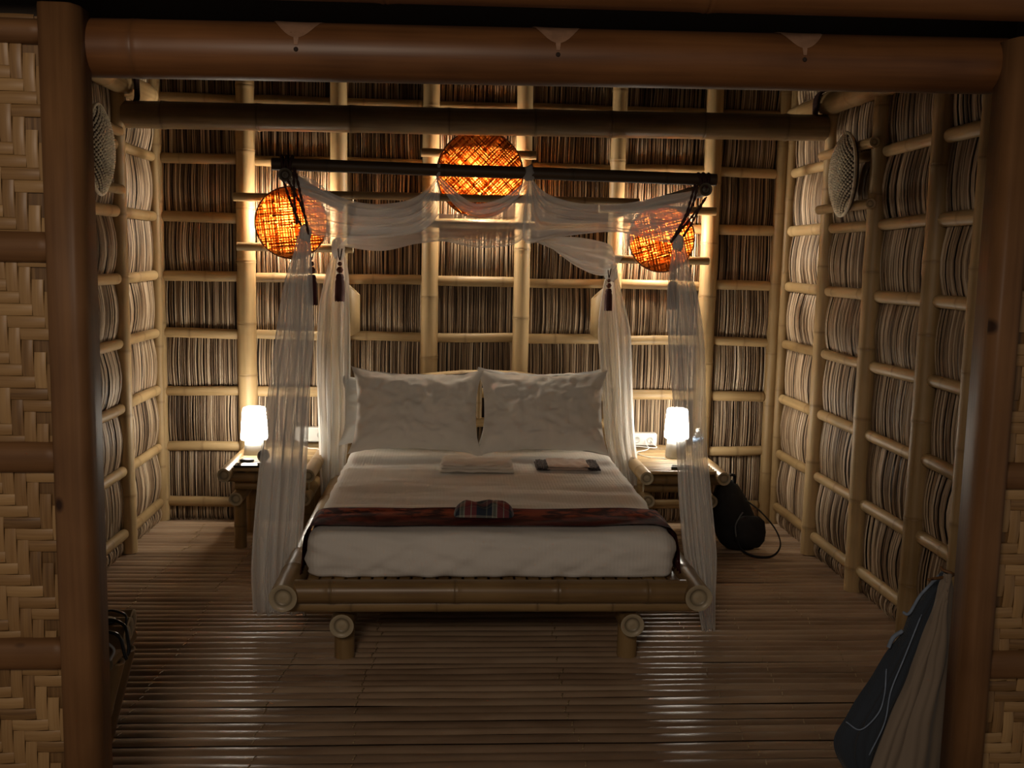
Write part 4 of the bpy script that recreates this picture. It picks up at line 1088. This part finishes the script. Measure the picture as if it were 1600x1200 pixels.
mb = MB(); tube(mb, smooth_path([(1.54, 5.30, .10), (1.53, 5.30, .17), (1.55, 5.30, .22), (1.57, 5.31, .245)], 20), .004, 6); mb.build('zip', plain('grey_zip', (.16, .17, .18), .4), bg, off=GO)

bg.location = (1.64, 5.38, 0)

# ---------------------------------------------------------------- bench at the left with black straps
nb = empty('bamboo_bench', (-1.25, 3.02, 0), label='bamboo bench mostly hidden behind the left door frame', cat='bench'); NB = (-1.25, 3.02, 0)
for k in range(3):
    y = 2.88 + k * .068; bamboo(MB(), (-1.62, y, .478), (-.925 - .012 * k, y, .478), .034, seg=20, node=.3).build('seat_tube', M_BAM, nb, off=NB)
for y in (2.90, 3.00):
    bamboo(MB(), (-.975, y, .40), (-1.08, y, 0), .036, seg=18).build('leg', M_BED, nb, off=NB); bamboo(MB(), (-1.56, y, .44), (-1.56, y, 0), .036, seg=18).build('leg', M_BED, nb, off=NB)
bamboo(MB(), (-.985, 2.84, .415), (-.985, 3.06, .415), .032, seg=18).build('cross_tube', M_BED, nb, off=NB); bamboo(MB(), (-1.56, 2.84, .415), (-1.56, 3.06, .415), .032, seg=18).build('cross_tube', M_BED, nb, off=NB)
sd = empty('strappy_sandal', (-.96, 2.88, .515), label='black strappy item draped over the end of the bamboo bench', cat='sandal'); SO = (-.96, 2.88, .515)
mb = MB()
tube(mb, smooth_path([(-1.03, 2.90, .520), (-.965, 2.87, .535), (-.925, 2.86, .520), (-.912, 2.845, .49), (-.905, 2.83, .455), (-.915, 2.82, .44)], 40), .007, 8, fl=.5)
tube(mb, smooth_path([(-1.03, 2.84, .515), (-.955, 2.82, .517), (-.925, 2.82, .50), (-.912, 2.81, .462), (-.905, 2.81, .44)], 40), .008, 8, fl=.5)
tube(mb, smooth_path([(-1.02, 2.95, .52), (-.975, 2.90, .552), (-.935, 2.90, .538), (-.930, 2.89, .51)], 30), .006, 8, fl=.5)
mb.build('strap', M_BLACK, sd, off=SO)
mb = MB(); lathe(mb, [(.0, 0), (.040, .0), (.044, .006), (.040, .012), (0, .012)], (-1.02, 2.91, .510), 24, fl=(1.3, .75)); mb.build('sole', M_BLACK, sd, off=SO)
mb = MB(); tube(mb, smooth_path([(-.965, 2.80, .500), (-.935, 2.795, .475), (-.945, 2.79, .445)], 14), .004, 6); mb.build('buckle', M_PLASTIC, sd, off=SO)

# ---------------------------------------------------------------- jeans and towel on the right door post
def hang(name, rows, mat, nf, amp, seed, label, cat, Y0, thick=.010, extra=None):
    t = empty(name, at(1478, 897, Y0), label=label, cat=cat); off = tuple(t.location)
    R = [[at(a + (b - a) * k / 4, y, Y0 + (.06 * sin(pi * k / 4) * -.5) + dy) for k in range(5)] for (a, b, y, dy) in rows]
    mb = MB(); sheet(mb, R, 70, 70, lambda s, t_: Vector((0, amp * (.3 + t_) * (sin(2 * pi * nf * s + seed + t_ * 2) + .4 * sin(2 * pi * nf * 2.6 * s + seed)), 0)) + Vector((1, 0, 0)) * noise.noise(Vector((s * 5, t_ * 7, seed))) * .008)
    o = mb.build('fabric', mat, t, off=off); md = o.modifiers.new('thickness', 'SOLIDIFY'); md.thickness = thick; md.offset = 0
    return t, off
JR = [(1473, 1481, 895, 0), (1448, 1478, 920, 0), (1424, 1466, 955, -.01), (1412, 1452, 988, -.02), (1388, 1440, 1020, -.03), (1362, 1425, 1065, -.04), (1328, 1402, 1115, -.05), (1304, 1390, 1155, -.05), (1318, 1372, 1195, -.05), (1345, 1360, 1232, -.05)]
jn, JO = hang('jeans', JR, M_JEAN, 2, .0055, .5, 'dark blue denim jeans hanging from the right door post', 'jeans', 2.72)
TR = [(1478, 1484, 897, .0), (1466, 1488, 930, 0), (1448, 1490, 980, 0), (1430, 1489, 1030, 0), (1408, 1486, 1085, -.01), (1380, 1482, 1150, -.02), (1352, 1478, 1230, -.03), (1335, 1476, 1320, -.04)]
hang('bath_towel', TR, M_BEIGE, 2.0, .008, 2.0, 'taupe bath towel hanging over the jeans on the right door post', 'towel', 2.635, .008)
def seam(pts, r, nm, mt, fl=1.0):
    mb = MB(); tube(mb, smooth_path([at(p[0], p[1], p[2] - .010) for p in pts], 40), r, 6, fl=fl); return mb.build(nm, mt, [c for c in jn.children][0], off=JO)
seam([(1474, 894, 2.71), (1440, 928, 2.70), (1421, 958, 2.69), (1411, 957, 2.69)], .0045, 'waistband_edge', M_JEAN_LT)
seam([(1410, 986, 2.690), (1396, 996, 2.685), (1388, 1012, 2.68)], .006, 'belt_loop', M_JEAN_LT)
seam([(1440, 960, 2.675), (1412, 1030, 2.655), (1392, 1080, 2.645), (1382, 1130, 2.638), (1358, 1180, 2.642)], .0022, 'side_seam', M_JEAN_LT)
seam([(1385, 1045, 2.655), (1382, 1085, 2.645), (1372, 1115, 2.640), (1345, 1140, 2.642), (1322, 1128, 2.655)], .0022, 'pocket_seam', M_JEAN_LT)
hk = empty('wall_hook', at(1482, 900, 2.60), label='small wooden hook on the right door post holding the jeans and towel', cat='hook')
mb = MB(); c = at(1478, 897, 2.68); tube(mb, smooth_path([(1.322, 2.600, c.z + .01), (c.x + .01, 2.66, c.z + .004), (c.x - .003, 2.69, c.z + .008), (c.x - .006, 2.70, c.z + .014)], 20), .0045, 8); mb.build('prong', M_WOOD, hk, off=tuple(hk.location))
